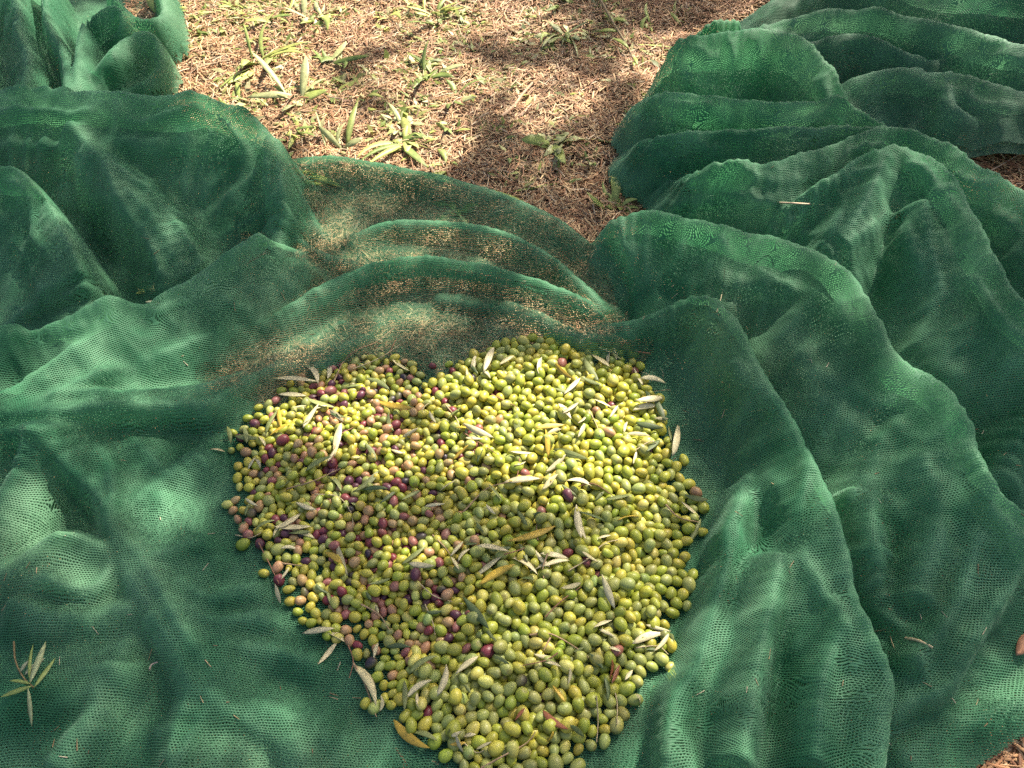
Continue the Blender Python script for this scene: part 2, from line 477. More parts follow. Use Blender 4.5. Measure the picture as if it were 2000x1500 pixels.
R_MAIN = [
    # thin single layer behind the olives
    ([(540, 328, .04), (650, 318, .045), (800, 340, .05), (930, 373, .05), (1040, 418, .045), (1110, 458, .04), (1190, 530, .025)], .035, .08),
    ([(690, 470, .02), (780, 443, .04), (950, 455, .048), (1060, 503, .045), (1130, 558, .04), (1180, 610, .025)], .03, .045),
    ([(470, 670, .03), (560, 608, .055), (680, 543, .068), (800, 512, .072), (900, 518, .066), (1000, 543, .055), (1080, 568, .055), (1150, 598, .06), (1180, 640, .04)], .03, .06),
    ([(860, 590, .015), (980, 607, .03), (1060, 638, .035), (1120, 662, .04), (1180, 668, .045), (1300, 660, .045), (1400, 660, .04)], .06, .02),
    ([(545, 290, .14), (553, 380, .12), (548, 460, .08), (515, 560, .045), (470, 650, .02)], .04, .10),
    ([(550, 440, .06), (610, 495, .04), (690, 525, .02)], .03, .06),
    # big bundle on the left
    ([(-350, 215, .15), (0, 192, .17), (150, 190, .18), (300, 195, .18), (420, 207, .17), (500, 247, .15), (548, 305, .12)], .07, .34),
    ([(-150, 340, .16), (0, 330, .15), (60, 360, .135), (120, 440, .12), (160, 530, .10), (182, 605, .06)], .035, .24),
    ([(140, 250, .165), (220, 340, .135), (300, 430, .10), (350, 520, .055)], .17, .12),
    ([(508, 473, .10), (430, 520, .10), (340, 575, .10), (260, 625, .10), (150, 690, .10), (60, 750, .09), (0, 790, .09), (-220, 900, .09)], .22, .04),
    ([(-150, 832, .085), (0, 820, .09), (200, 802, .09), (330, 799, .075), (430, 795, .06), (530, 755, .05), (640, 700, .04), (720, 660, .02)], .15, .022),
    ([(-60, 715, .10), (0, 690, .10), (120, 640, .115), (225, 588, .13), (262, 640, .05)], .04, .16),
    ([(-80, 660, .13), (40, 645, .12), (95, 672, .07)], .04, .09),
    ([(-20, 870, .05), (66, 846, .10), (130, 900, .085), (200, 970, .065), (228, 1060, .055), (290, 1180, .055), (350, 1280, .055), (374, 1350, .055), (352, 1420, .045), (330, 1540, .04)], [.20, .20, .16, .16], .045),
    ([(68, 850, .10), (40, 930, .08), (0, 1010, .07), (-120, 1120, .06)], .09, .07),
    ([(-40, 1390, .04), (120, 1320, .045), (235, 1300, .045)], .08, .10),
    ([(330, 1440, .03), (420, 1380, .045), (540, 1400, .035), (660, 1450, .02)], .05, .07),
    ([(240, 1010, .05), (330, 935, .05), (430, 885, .02)], .06, .07),
    ([(20, 1130, .05), (110, 1100, .055), (200, 1120, .05)], .09, .10),
    ([(240, 1060, .055), (310, 1090, .05), (400, 1060, .03)], .04, .04),
    ([(330, 1130, .045), (420, 1170, .04), (520, 1140, .035), (590, 1125, .02)], .03, .035),
    ([(350, 1195, .045), (440, 1218, .04), (560, 1195, .03)], .03, .035),
    ([(380, 1262, .045), (480, 1268, .04), (610, 1285, .025)], .03, .05),
    ([(30, 1180, .05), (150, 1212, .05), (260, 1190, .05)], .05, .06),
    ([(120, 1490, .04), (190, 1390, .05), (205, 1310, .045)], .05, .05),
    ([(480, 1330, .02), (560, 1420, .035), (600, 1520, .03)], .05, .05),
    # fold standing beside the olives on the right
    ([(1150, 655, .04), (1220, 641, .06), (1290, 622, .08), (1350, 588, .10), (1400, 598, .115), (1440, 650, .11), (1480, 730, .105), (1550, 850, .105), (1600, 950, .115), (1640, 1060, .12),
      (1660, 1170, .12), (1700, 1260, .12), (1725, 1320, .11), (1715, 1420, .11), (1700, 1580, .10)], .045, [.07, .08, .09, .10, .15, .21, .27, .29]),
    ([(1442, 955, .06), (1405, 1060, .078), (1350, 1200, .08), (1312, 1330, .072), (1300, 1480, .07), (1297, 1620, .065)], .15, .024),
    ([(1520, 1090, .10), (1500, 1200, .105), (1470, 1330, .10), (1450, 1480, .10)], .07, .07),
    ([(1640, 1230, .12), (1600, 1330, .115), (1590, 1480, .11)], .05, .06),
    # second fold
    ([(1172, 485, .06), (1195, 445, .09), (1260, 423, .115), (1340, 438, .125), (1440, 465, .135), (1550, 492, .145), (1640, 535, .155), (1700, 620, .155), (1750, 700, .15), (1830, 752, .145),
      (1880, 830, .145), (1930, 960, .14), (1988, 1012, .13)], .045, [.14, .2, .3, .3, .3, .28, .3]),
    ([(1988, 1012, .11), (1972, 1130, .10), (1900, 1250, .09), (1845, 1340, .08), (1720, 1398, .06)], .025, .33),
    ([(1440, 560, .10), (1560, 600, .10), (1660, 690, .10), (1720, 800, .09)], .09, .07),
    ([(1800, 900, .12), (1830, 1020, .11), (1800, 1160, .10)], .08, .09),
    ([(1240, 500, .075), (1400, 545, .08), (1480, 610, .075)], .05, .045),
    ([(1560, 705, .095), (1640, 765, .095), (1760, 845, .095)], .05, .06),
    ([(1690, 880, .06), (1700, 1000, .095), (1705, 1100, .09), (1735, 1230, .05)], .09, .09),
    ([(1905, 1060, .11), (1865, 1180, .10), (1790, 1290, .09)], .05, .06),
    # third fold and the lobes on top
    ([(1480, 472, .06), (1560, 402, .13), (1640, 347, .17), (1700, 314, .185), (1760, 308, .185), (1815, 332, .185), (1860, 370, .18), (1890, 420, .175), (1920, 480, .17), (1960, 555, .16), (2010, 615, .16), (2200, 720, .15)], .05, [.15, .3, .3, .28]),
    ([(1718, 322, .185), (1690, 395, .168), (1640, 465, .14), (1590, 510, .10)], .17, .17),
    ([(1800, 400, .172), (1810, 480, .15), (1840, 580, .12)], .14, .14),
    ([(1735, 305, .186), (1795, 345, .18), (1845, 400, .172), (1880, 470, .16)], .09, .09),
    ([(1325, 362, .08), (1360, 345, .12), (1420, 335, .14), (1500, 328, .155), (1640, 290, .175), (1720, 262, .18), (1800, 276, .175), (1860, 300, .17), (1905, 335, .16), (1960, 362, .15), (2050, 420, .14), (2250, 520, .14)], .05, [.10, .22, .25, .2]),
    ([(1258, 296, .07), (1285, 277, .11), (1400, 263, .14), (1530, 258, .15), (1650, 258, .16), (1740, 262, .16)], .04, .12),
    ([(1268, 200, .10), (1305, 190, .14), (1420, 205, .16), (1550, 212, .17), (1640, 213, .17), (1720, 250, .16)], .05, .13),
    ([(1280, 178, .08), (1308, 112, .14), (1350, 86, .17), (1450, 72, .19), (1550, 82, .19), (1610, 130, .18), (1648, 195, .16)], .05, .2),
    ([(1350, 80, .12), (1395, 46, .15), (1440, 50, .13)], .04, .06),
    ([(2100, 780, .14), (1990, 850, .09), (1960, 930, .07)], .08, .08),
    ([(1900, 1330, .03), (1960, 1250, .04), (2060, 1180, .05)], .07, .07),
    ([(1760, 1470, .03), (1850, 1400, .035), (1960, 1390, .035), (2080, 1330, .04)], .07, .07),
]
KEEP_MAIN = [(-700, 1900), (-900, 700), (-500, 165), (0, 178), (400, 190), (520, 250), (560, 320), (800, 335), (1000, 395), (1170, 485), (1200, 430), (1290, 430),
             (1240, 300), (1260, 180), (1340, 80), (1450, 50), (1580, 80), (1660, 220), (1800, 285), (1900, 345), (2000, 405), (2400, 600), (2400, 1150), (1998, 1440), (1915, 1500), (1860, 1600), (1800, 1900)]
DROP_MAIN = [[(1998, 1440), (1915, 1500), (1860, 1600), (1800, 1900), (2600, 1900), (2600, 1150), (2300, 1230)]]
main_net = build_net('olive_net', 'green mesh harvest net in deep folds around the olive heap', R_MAIN, KEEP_MAIN, DROP_MAIN,
                     -2.0, 2.05, -0.05, 2.75, 0.0059, MAT_NET, seed=3)

R_TR = [
    ([(1425, 70, .05), (1480, 30, .08), (1560, -30, .10), (1700, -130, .10)], .05, .14),
    ([(1500, 60, .08), (1600, 30, .11), (1720, 28, .13), (1850, 60, .13), (2000, 105, .13), (2200, 150, .12)], .07, .12),
    ([(1560, 95, .09), (1680, 72, .11), (1770, 110, .10), (1860, 135, .08)], .05, .08),
    ([(1630, 185, .09), (1720, 147, .12), (1850, 152, .13), (1950, 182, .12), (2080, 205, .11), (2250, 260, .1)], .05, .2),
    ([(1840, 160, .12), (1868, 220, .11), (1930, 265, .06)], .06, .06),
    ([(1650, -60, .12), (1850, -20, .13), (2050, 20, .12), (2200, 60, .1)], .1, .12),
    ([(1820, 308, .03), (1900, 292, .04), (2000, 235, .05), (2150, 200, .05)], .12, .025),
    ([(1990, 400, .02), (2050, 370, .04), (2200, 330, .05)], .06, .05),
]
KEEP_TR = [(1420, 60), (1520, -10), (1700, -200), (2600, -200), (2600, 200), (2050, 215), (1990, 250), (1900, 300), (1830, 318), (1600, 300), (1500, 150)]
build_net('spare_net', 'faded green mesh net heaped behind the right-hand folds', R_TR, KEEP_TR, [], 0.4, 2.9, 1.7, 3.6, 0.0095, MAT_NET_BACK, seed=401, wr_amp=1.2)

R_TL = [
    ([(20, -60, .12), (45, 60, .12), (60, 130, .11), (50, 190, .10)], .05, .12),
    ([(85, -60, .13), (95, 40, .13), (125, 100, .12), (138, 190, .10)], .035, .06),
    ([(-120, -30, .12), (-70, 100, .12), (-60, 190, .10)], .1, .1),
    ([(150, 180, .10), (152, 100, .13), (172, 40, .14), (225, 18, .14), (243, 50, .12), (200, 105, .08)], .035, .06),
    ([(150, 185, .08), (205, 120, .12), (250, 78, .13), (300, 72, .12), (316, 110, .10), (300, 160, .08), (240, 190, .07)], .03, .12),
    ([(215, -10, .13), (255, 30, .12), (300, 45, .11), (318, 20, .10), (300, -60, .1)], .035, .06),
]
KEEP_TL = [(-400, -150), (280, -150), (318, 0), (318, 60), (322, 110), (300, 165), (260, 230), (-400, 230)]
build_net('bunched_net', 'light green mesh net bunched at the top left corner', R_TL, KEEP_TL, [], -2.9, -0.85, 1.75, 3.4, 0.009, MAT_NET, seed=801, wr_amp=0.8)

def sheet_z(name, x, y):
    xs, ys, Z = NETS[name]
    i = np.clip((np.asarray(x) - xs[0]) / (xs[1] - xs[0]), 0, len(xs) - 1.001); j = np.clip((np.asarray(y) - ys[0]) / (ys[1] - ys[0]), 0, len(ys) - 1.001)
    i0 = i.astype(int); j0 = j.astype(int); fi = i - i0; fj = j - j0
    return (Z[j0, i0] * (1 - fi) + Z[j0, i0 + 1] * fi) * (1 - fj) + (Z[j0 + 1, i0] * (1 - fi) + Z[j0 + 1, i0 + 1] * fi) * fj

# ------------------------------------------------------------------ olives
def olive_shape(nl, nr):
    th = np.linspace(0, np.pi, nr + 1)[1:-1]
    v = [(1.0, 0, 0)]
    for t in th:
        xx = math.cos(t)
        r = math.sin(t) ** 0.92 * (1 - 0.10 * xx)
        for k in range(nl):
            a = 2 * np.pi * k / nl
            v.append((xx, r * math.cos(a), r * math.sin(a)))
    v.append((-0.97, 0, 0))
    v = np.array(v)
    # tiny tip at one end, stalk dimple at the other
    v[:, 0] += 0.05 * np.clip(v[:, 0] - 0.93, 0, 1) / 0.07
    v[-1, 0] = -0.90
    f = []
    for k in range(nl):
        f.append((0, 1 + k, 1 + (k + 1) % nl))
    for r in range(len(th) - 1):
        for k in range(nl):
            a = 1 + r * nl + k; b = 1 + r * nl + (k + 1) % nl; c = a + nl; d = b + nl
            f += [(a, c, b), (b, c, d)]
    last = 1 + (len(th) - 1) * nl
    for k in range(nl):
        f.append((last + k, len(v) - 1, last + (k + 1) % nl))
    return v, np.array(f)

OV, OF = olive_shape(14, 11)
OVL, OFL = olive_shape(9, 7)
hp = at(np.array([p[0] for p in HEAP]), np.array([p[1] for p in HEAP]), 0.015)[:, :2]

def dart(poly_test, spacing, bbox, n_try, r_):
    cell = spacing
    grid = {}
    pts = []
    xs_ = r_.uniform(bbox[0], bbox[1], n_try); ys_ = r_.uniform(bbox[2], bbox[3], n_try)
    ok = poly_test(xs_, ys_)
    for x, y in zip(xs_[ok], ys_[ok]):
        ci, cj = int(x / cell), int(y / cell)
        good = True
        for a in (-1, 0, 1):
            for b_ in (-1, 0, 1):
                for (px, py) in grid.get((ci + a, cj + b_), ()):
                    if (px - x) ** 2 + (py - y) ** 2 < spacing * spacing:
                        good = False; break
                if not good: break
            if not good: break
        if good:
            grid.setdefault((ci, cj), []).append((x, y)); pts.append((x, y))
    return np.array(pts)

def mixed_zone(u, v):
    """1 in the darker, mixed left part of the heap, 0 in the green right part"""
    edge = np.interp(v, [640, 720, 800, 900, 1000, 1100, 1200, 1300, 1380, 1500], [860, 880, 900, 900, 930, 910, 930, 880, 760, 640])
    return 1 / (1 + np.exp((u - edge) / 28))

bb = (hp[:, 0].min(), hp[:, 0].max(), hp[:, 1].min(), hp[:, 1].max())
pos, lay = [], []
for k, (inset, sp_) in enumerate(((0.0, 0.0164), (0.035, 0.0160), (0.095, 0.0164), (0.17, 0.018))):
    def test(x, y, inset=inset):
        ins = in_poly(x, y, hp)
        d = poly_dist(x, y, hp)
        return ins & (d > inset * (1 + 0.5 * perlin(x * 9, y * 9, 31 + inset.__hash__() % 97)))
    P = dart(test, sp_, bb, 26000, rng)
    pos.append(np.column_stack([P, np.full(len(P), 0.012 + 0.013 * k)])); lay.append(np.full(len(P), k))
# a few strays at the rim
strays = [(515, 1120), (715, 1375), (1372, 1040), (1312, 1320), (1335, 900), (845, 715), (1290, 1265), (870, 742), (447, 985), (452, 880), (1352, 972), (1358, 992), (733, 1382), (700, 1275), (1085, 662), (1092, 672), (900, 1475), (640, 1240), (1300, 1300), (760, 1360), (478, 1060), (1330, 1180)]
P = at(np.array([s[0] for s in strays]), np.array([s[1] for s in strays]), 0.02)
pos.append(P); lay.append(np.zeros(len(P)))
pos = np.vstack(pos); lay = np.concatenate(lay)
pu, pv, _ = pix(pos)
mz = mixed_zone(pu, pv)
n_ol = len(pos)
is_mix = rng.random(n_ol) < mz
half_len = np.where(is_mix, rng.normal(0.0098, 0.0011, n_ol), rng.normal(0.0115, 0.0012, n_ol))
half_len = np.clip(half_len, 0.0080, 0.0142)
asp = np.clip(rng.normal(0.775, 0.06, n_ol), 0.64, 0.92)
half_w = half_len * asp
rad = (half_len * half_w ** 2) ** (1 / 3) * 0.93
floor = 0.0135 + ground_z(pos[:, 0], pos[:, 1]) * 0.6
home = pos.copy()
# settle the heap: small downward steps, push overlapping olives apart
def neighbours(p, cut):
    ci = np.floor(p[:, :2] / cut).astype(int)
    key = ci[:, 0] * 100003 + ci[:, 1]
    order = np.argsort(key); ks = key[order]
    A, B = [], []
    for da in (-1, 0, 1):
        for db in (-1, 0, 1):
            k2 = (ci[:, 0] + da) * 100003 + ci[:, 1] + db
            lo = np.searchsorted(ks, k2, 'left'); hi = np.searchsorted(ks, k2, 'right')
            cnt = hi - lo
            a = np.repeat(np.arange(len(p)), cnt)
            off = np.arange(cnt.sum()) - np.repeat(np.cumsum(cnt) - cnt, cnt)
            b_ = order[np.repeat(lo, cnt) + off]
            k = a < b_
            A.append(a[k]); B.append(b_[k])
    return np.concatenate(A), np.concatenate(B)
for it in range(110):
    if it % 6 == 0:
        A, B = neighbours(pos, 0.030)
    pos[:, 2] -= 0.0007
    pos[:, :2] += (home[:, :2] - pos[:, :2]) * 0.02
    for sub in range(2):
        d = pos[B] - pos[A]; L = np.linalg.norm(d, axis=1) + 1e-9
        ov = np.clip(rad[A] + rad[B] - L, 0, None)
        k = ov > 0
        c_ = d[k] / L[k, None] * (ov[k] * 0.42)[:, None]
        acc = np.zeros_like(pos)
        np.add.at(acc, A[k], -c_); np.add.at(acc, B[k], c_)
        mag = np.linalg.norm(acc, axis=1)
        acc *= np.minimum(1, 0.004 / (mag + 1e-9))[:, None]
        pos += acc
        pos[:, 2] = np.maximum(pos[:, 2], floor + half_w * 0.97)

# colours (linear reflectance)
PAL = {
    'yellow-green': (0.37, 0.36, 0.05), 'bright green': (0.27, 0.31, 0.035), 'grey-green': (0.27, 0.30, 0.085), 'pale lime': (0.44, 0.44, 0.11),
    'tan-blushed': (0.40, 0.25, 0.11), 'rosy pink': (0.30, 0.125, 0.095), 'wine red': (0.16, 0.028, 0.038), 'dark purple': (0.075, 0.022, 0.040), 'blue-black': (0.032, 0.022, 0.034),
}
names = list(PAL)
w_mix = np.array([0.36, 0.16, 0.13, 0.07, 0.14, 0.05, 0.055, 0.045, 0.025])
w_grn = np.array([0.33, 0.29, 0.24, 0.10, 0.012, 0.010, 0.010, 0.004, 0.004])
pu, pv, pd = pix(pos)
band = np.exp(-((pu - np.interp(pv, [700, 800, 900, 1000, 1100, 1200, 1300], [800, 780, 760, 780, 800, 850, 840])) / 120) ** 2)
cls = np.zeros(n_ol, int)
for i in range(n_ol):
    w = (w_mix.copy() if is_mix[i] else w_grn.copy())
    if is_mix[i]:
        w[4:] *= 0.70 + 0.55 * band[i] + 0.5 * max(0, perlin(np.array([pu[i] / 90.]), np.array([pv[i] / 90.]), 9)[0])
    elif pv[i] > 1180:
        w[2] *= 2.0; w[1] *= 1.3; w[0] *= 0.6
    cls[i] = rng.choice(9, p=w / w.sum())
base_col = np.array([PAL[n] for n in names])[cls] * np.clip(rng.normal(1.0, 0.10, (n_ol, 1)), 0.75, 1.25) * np.clip(rng.normal(1, 0.05, (n_ol, 3)), 0.85, 1.15)

def rot_lying(n, r_):
    """random orientations, most olives lying on their side"""
    az = r_.uniform(0, 2 * np.pi, n); el = r_.normal(0, 0.42, n); ro = r_.uniform(0, 2 * np.pi, n)
    ax = np.stack([np.cos(az) * np.cos(el), np.sin(az) * np.cos(el), np.sin(el)], -1)
    t = np.stack([-np.sin(az), np.cos(az), 0 * az], -1)
    b_ = np.cross(ax, t)
    c_, s_ = np.cos(ro)[:, None], np.sin(ro)[:, None]
    return np.stack([ax, t * c_ + b_ * s_, -t * s_ + b_ * c_], -1)      # columns
ROT = rot_lying(n_ol, rng)

# what each olive shows to the camera (coarse depth buffer)
S = 0.5
buf = np.full((900, 1100), 1e9); own = np.full(buf.shape, -1)
for i in np.argsort(-np.linalg.norm(pos - np.array([0, 0, CAM_H]), axis=1)):
    cu, cv = pu[i] * S, pv[i] * S
    rr = F_PX * S * rad[i] * 1.05 / pd[i]
    u0, u1, v0, v1 = int(cu - rr), int(cu + rr) + 1, int(cv - rr), int(cv + rr) + 1
    if u0 < 0 or v0 < 0 or u1 >= 1000 or v1 >= 750: continue
    yy, xx = np.mgrid[v0:v1 + 1, u0:u1 + 1]
    k = (xx - cu) ** 2 + (yy - cv) ** 2 < rr * rr
    own[v0:v1 + 1, u0:u1 + 1][k] = i
seen = np.bincount(own[own >= 0].ravel(), minlength=n_ol)
top300 = np.argsort(-seen)[:300]
is_top = np.zeros(n_ol, bool); is_top[top300] = True

def olive_cols(i, v):
    c0 = base_col[i]
    c = np.tile(c0, (len(v), 1))
    r_ = np.random.default_rng(i + 5)
    d = r_.normal(size=3); d /= np.linalg.norm(d)
    g_ = np.clip((v @ d) * 0.5 + 0.5, 0, 1)[:, None]
    k = cls[i]
    if k in (4, 5): tgt = np.array(PAL['wine red' if k == 5 else 'rosy pink']) * 1.1; amt = 0.55 * g_ ** 2
    elif k in (6, 7): tgt = np.array([0.26, 0.10, 0.075]); amt = 0.35 * g_ ** 3
    elif k in (0, 3): tgt = np.array([0.46, 0.34, 0.05]); amt = 0.5 * g_ ** 2
    else: tgt = np.array([0.33, 0.34, 0.06]); amt = 0.5 * g_ ** 2
    c = c * (1 - amt) + tgt * amt
    tip = np.clip((-v[:, :1] - 0.86) / 0.1, 0, 1)
    return c * (1 - 0.55 * tip) + np.array([0.20, 0.14, 0.06]) * 0.55 * tip

# the mass of the heap: one object
rest = np.where(~is_top)[0]
vv, ff, cc = [], [], []
off = 0
for i in rest:
    V_, F_ = (OV, OF) if seen[i] > 20 else (OVL, OFL)
    w = (V_ * np.array([half_len[i], half_w[i], half_w[i]])) @ ROT[i].T + pos[i]
    vv.append(w); ff.append(F_ + off); cc.append(olive_cols(i, V_)); off += len(V_)
o = link('olive_heap', make_mesh('olive_heap', np.vstack(vv), np.vstack(ff), MAT_OLIVE, colors=np.vstack(cc)))
tag(o, 'loose heap of green and purple olives spread on the net', 'olives', kind='stuff')

# surface of the heap, for laying leaves on it
def heap_top(x, y, r=0.006):
    d2 = (pos[:, 0] - x) ** 2 + (pos[:, 1] - y) ** 2
    k = d2 < (rad + r) ** 2
    if not k.any(): return float(sheet_z('olive_net', x, y)) + 0.001
    return float((pos[k, 2] + np.sqrt(np.clip(rad[k] ** 2 - d2[k], 0, None)) * 0.95).max())

# ------------------------------------------------------------------ leaves and twigs
def leaf_mesh(name, length, width, base_pt, dirv, up, col_a, col_b, curl=0.0, fold=0.15, wavy=0.0, mat=None, seed=0, blunt=1.0, nseg=9, sway=0.12):
    """lance-shaped blade with a midrib crease; curl bends it along its length"""
    r_ = np.random.default_rng(seed)
    t = np.linspace(0, 1, nseg)
    prof = np.sin(np.pi * np.clip(t, 0, 1) ** (0.85 * blunt)) ** 0.75
    prof[0] = 0.10; prof[-1] = 0.03
    dirv = np.asarray(dirv, float); dirv /= np.linalg.norm(dirv)
    up = np.asarray(up, float); up = up - dirv * (up @ dirv); up /= np.linalg.norm(up)
    side = np.cross(dirv, up)
    V_, C_ = [], []
    twist = r_.normal(0, 0.25)
    bend = r_.normal(0, sway)
    ph = r_.uniform(0, 6)
    for k, tt in enumerate(t):
        a = curl * (tt - 0.5)
        cen = np.asarray(base_pt) + dirv * length * tt + up * (-(tt - 0.5) ** 2 + 0.25) * curl * length + side * bend * length * (tt * tt - tt)
        w = width * 0.5 * prof[k]
        tw = twist * (tt - 0.5)
        s_ = side * math.cos(tw) + up * math.sin(tw)
        lift = fold * w
        wv = wavy * width * math.sin(ph + tt * 14)
        V_ += [cen - s_ * w + up * (lift + wv), cen, cen + s_ * w + up * (lift - wv)]
        cm = np.asarray(col_a) * 1.25 + 0.02
        C_ += [col_a, cm, col_b]
    V_ = np.array(V_); F_ = []
    for k in range(nseg - 1):
        a = 3 * k
        F_ += [(a, a + 1, a + 4, a + 3), (a + 1, a + 2, a + 5, a + 4)]
    me = make_mesh(name, V_ , np.array(F_), mat or MAT_LEAF, colors=np.array(C_))
    return me

def solidify(o, th):
    m_ = o.modifiers.new('thickness', 'SOLIDIFY'); m_.thickness = th; m_.offset = 0

def tube(points, r0, r1, nl=6):
    P = catmull(np.column_stack([points]), 0.006) if len(points) > 2 else np.linspace(points[0], points[1], 5)
    n = len(P); V_, F_ = [], []
    T = np.gradient(P, axis=0); T /= np.linalg.norm(T, axis=1)[:, None] + 1e-9
    ref = np.array([0.13, 0.2, 0.97])
    for k in range(n):
        a = np.cross(T[k], ref); a /= np.linalg.norm(a) + 1e-9
        b_ = np.cross(T[k], a)
        r = r0 + (r1 - r0) * k / (n - 1)
        for q in range(nl):
            an = 2 * np.pi * q / nl
            V_.append(P[k] + (a * math.cos(an) + b_ * math.sin(an)) * r)
    for k in range(n - 1):
        for q in range(nl):
            F_.append((k * nl + q, k * nl + (q + 1) % nl, (k + 1) * nl + (q + 1) % nl, (k + 1) * nl + q))
    V_ = np.array(V_)
    V_ = np.vstack([V_, P[:1], P[-1:]])
    F3 = []
    for q in range(nl):
        F_.append((len(V_) - 2, (q + 1) % nl, q, q) if False else (len(V_) - 2, (q + 1) % nl, q, len(V_) - 2))
        F_.append((len(V_) - 1, (n - 1) * nl + q, (n - 1) * nl + (q + 1) % nl, len(V_) - 1))
    F_ = [f for f in F_ if len(set(f)) == 4]
    return V_[:-2], np.array(F_)

LEAF_COL = {'silvery': ((0.54, 0.48, 0.27), (0.46, 0.41, 0.23)), 'olive-green': ((0.16, 0.19, 0.055), (0.20, 0.22, 0.07)), 'dark green': ((0.075, 0.11, 0.03), (0.09, 0.13, 0.04)),
            'yellow': ((0.46, 0.31, 0.03), (0.40, 0.29, 0.04)), 'pale straw': ((0.50, 0.44, 0.22), (0.44, 0.40, 0.2)), 'rust-brown': ((0.26, 0.085, 0.03), (0.22, 0.075, 0.03))}
def region_word(u, v):
    if v < 740: a = 'back rim'
    elif v > 1380: a = 'front tip'
    elif u < 560: a = 'left rim'
    elif u > 1270: a = 'right rim'
    elif u < 800: a = 'left part' if v < 1040 else 'lower left part'
    elif u > 1080: a = 'right part' if v < 1040 else 'lower right part'
    else: a = 'middle' if v < 1000 else 'lower middle'
    return a
ALL_LEAVES = []
def lay_leaf(u0, v0, u1, v1, colour, width=None, seed=0, lift=0.0):
    p0 = at(u0, v0, 0.045); p1 = at(u1, v1, 0.045)
    z0 = heap_top(p0[0], p0[1]); p0 = at(u0, v0, z0); z1 = heap_top(p1[0], p1[1]); p1 = at(u1, v1, z1)
    pm = (p0 + p1) / 2; zm = heap_top(pm[0], pm[1])
    r_ = np.random.default_rng(seed)
    d = p1 - p0; L_ = float(np.linalg.norm(d))
    sag = max(0.0, max(heap_top(*(p0 + (p1 - p0) * q)[:2]) - (p0 + (p1 - p0) * q)[2] for q in (0.15, 0.3, 0.5, 0.7, 0.85)))
    base = p0 + np.array([0, 0, r_.uniform(0.0, 0.0045) + sag * 0.75 + lift])
    ca, cb = LEAF_COL[colour]
    jit = r_.normal(1, 0.08)
    up = np.array([r_.normal(0, 0.35), r_.normal(0, 0.35), 1.0])
    W_ = width or float(np.clip(L_ * r_.uniform(0.15, 0.23), 0.006, 0.0135))
    me = leaf_mesh('olive_leaf', L_, W_, [0, 0, 0], d, up, np.array(ca) * jit, np.array(cb) * jit, curl=r_.uniform(-0.2, 0.35), fold=r_.uniform(0.05, 0.7), seed=seed, sway=0.22, blunt=r_.uniform(0.8, 1.4))
    o = link('olive_leaf', me, None, base); solidify(o, 0.0005)
    ALL_LEAVES.append((o, colour, (u0 + u1) / 2, (v0 + v1) / 2, L_, u1 - u0, v1 - v0))
    return o

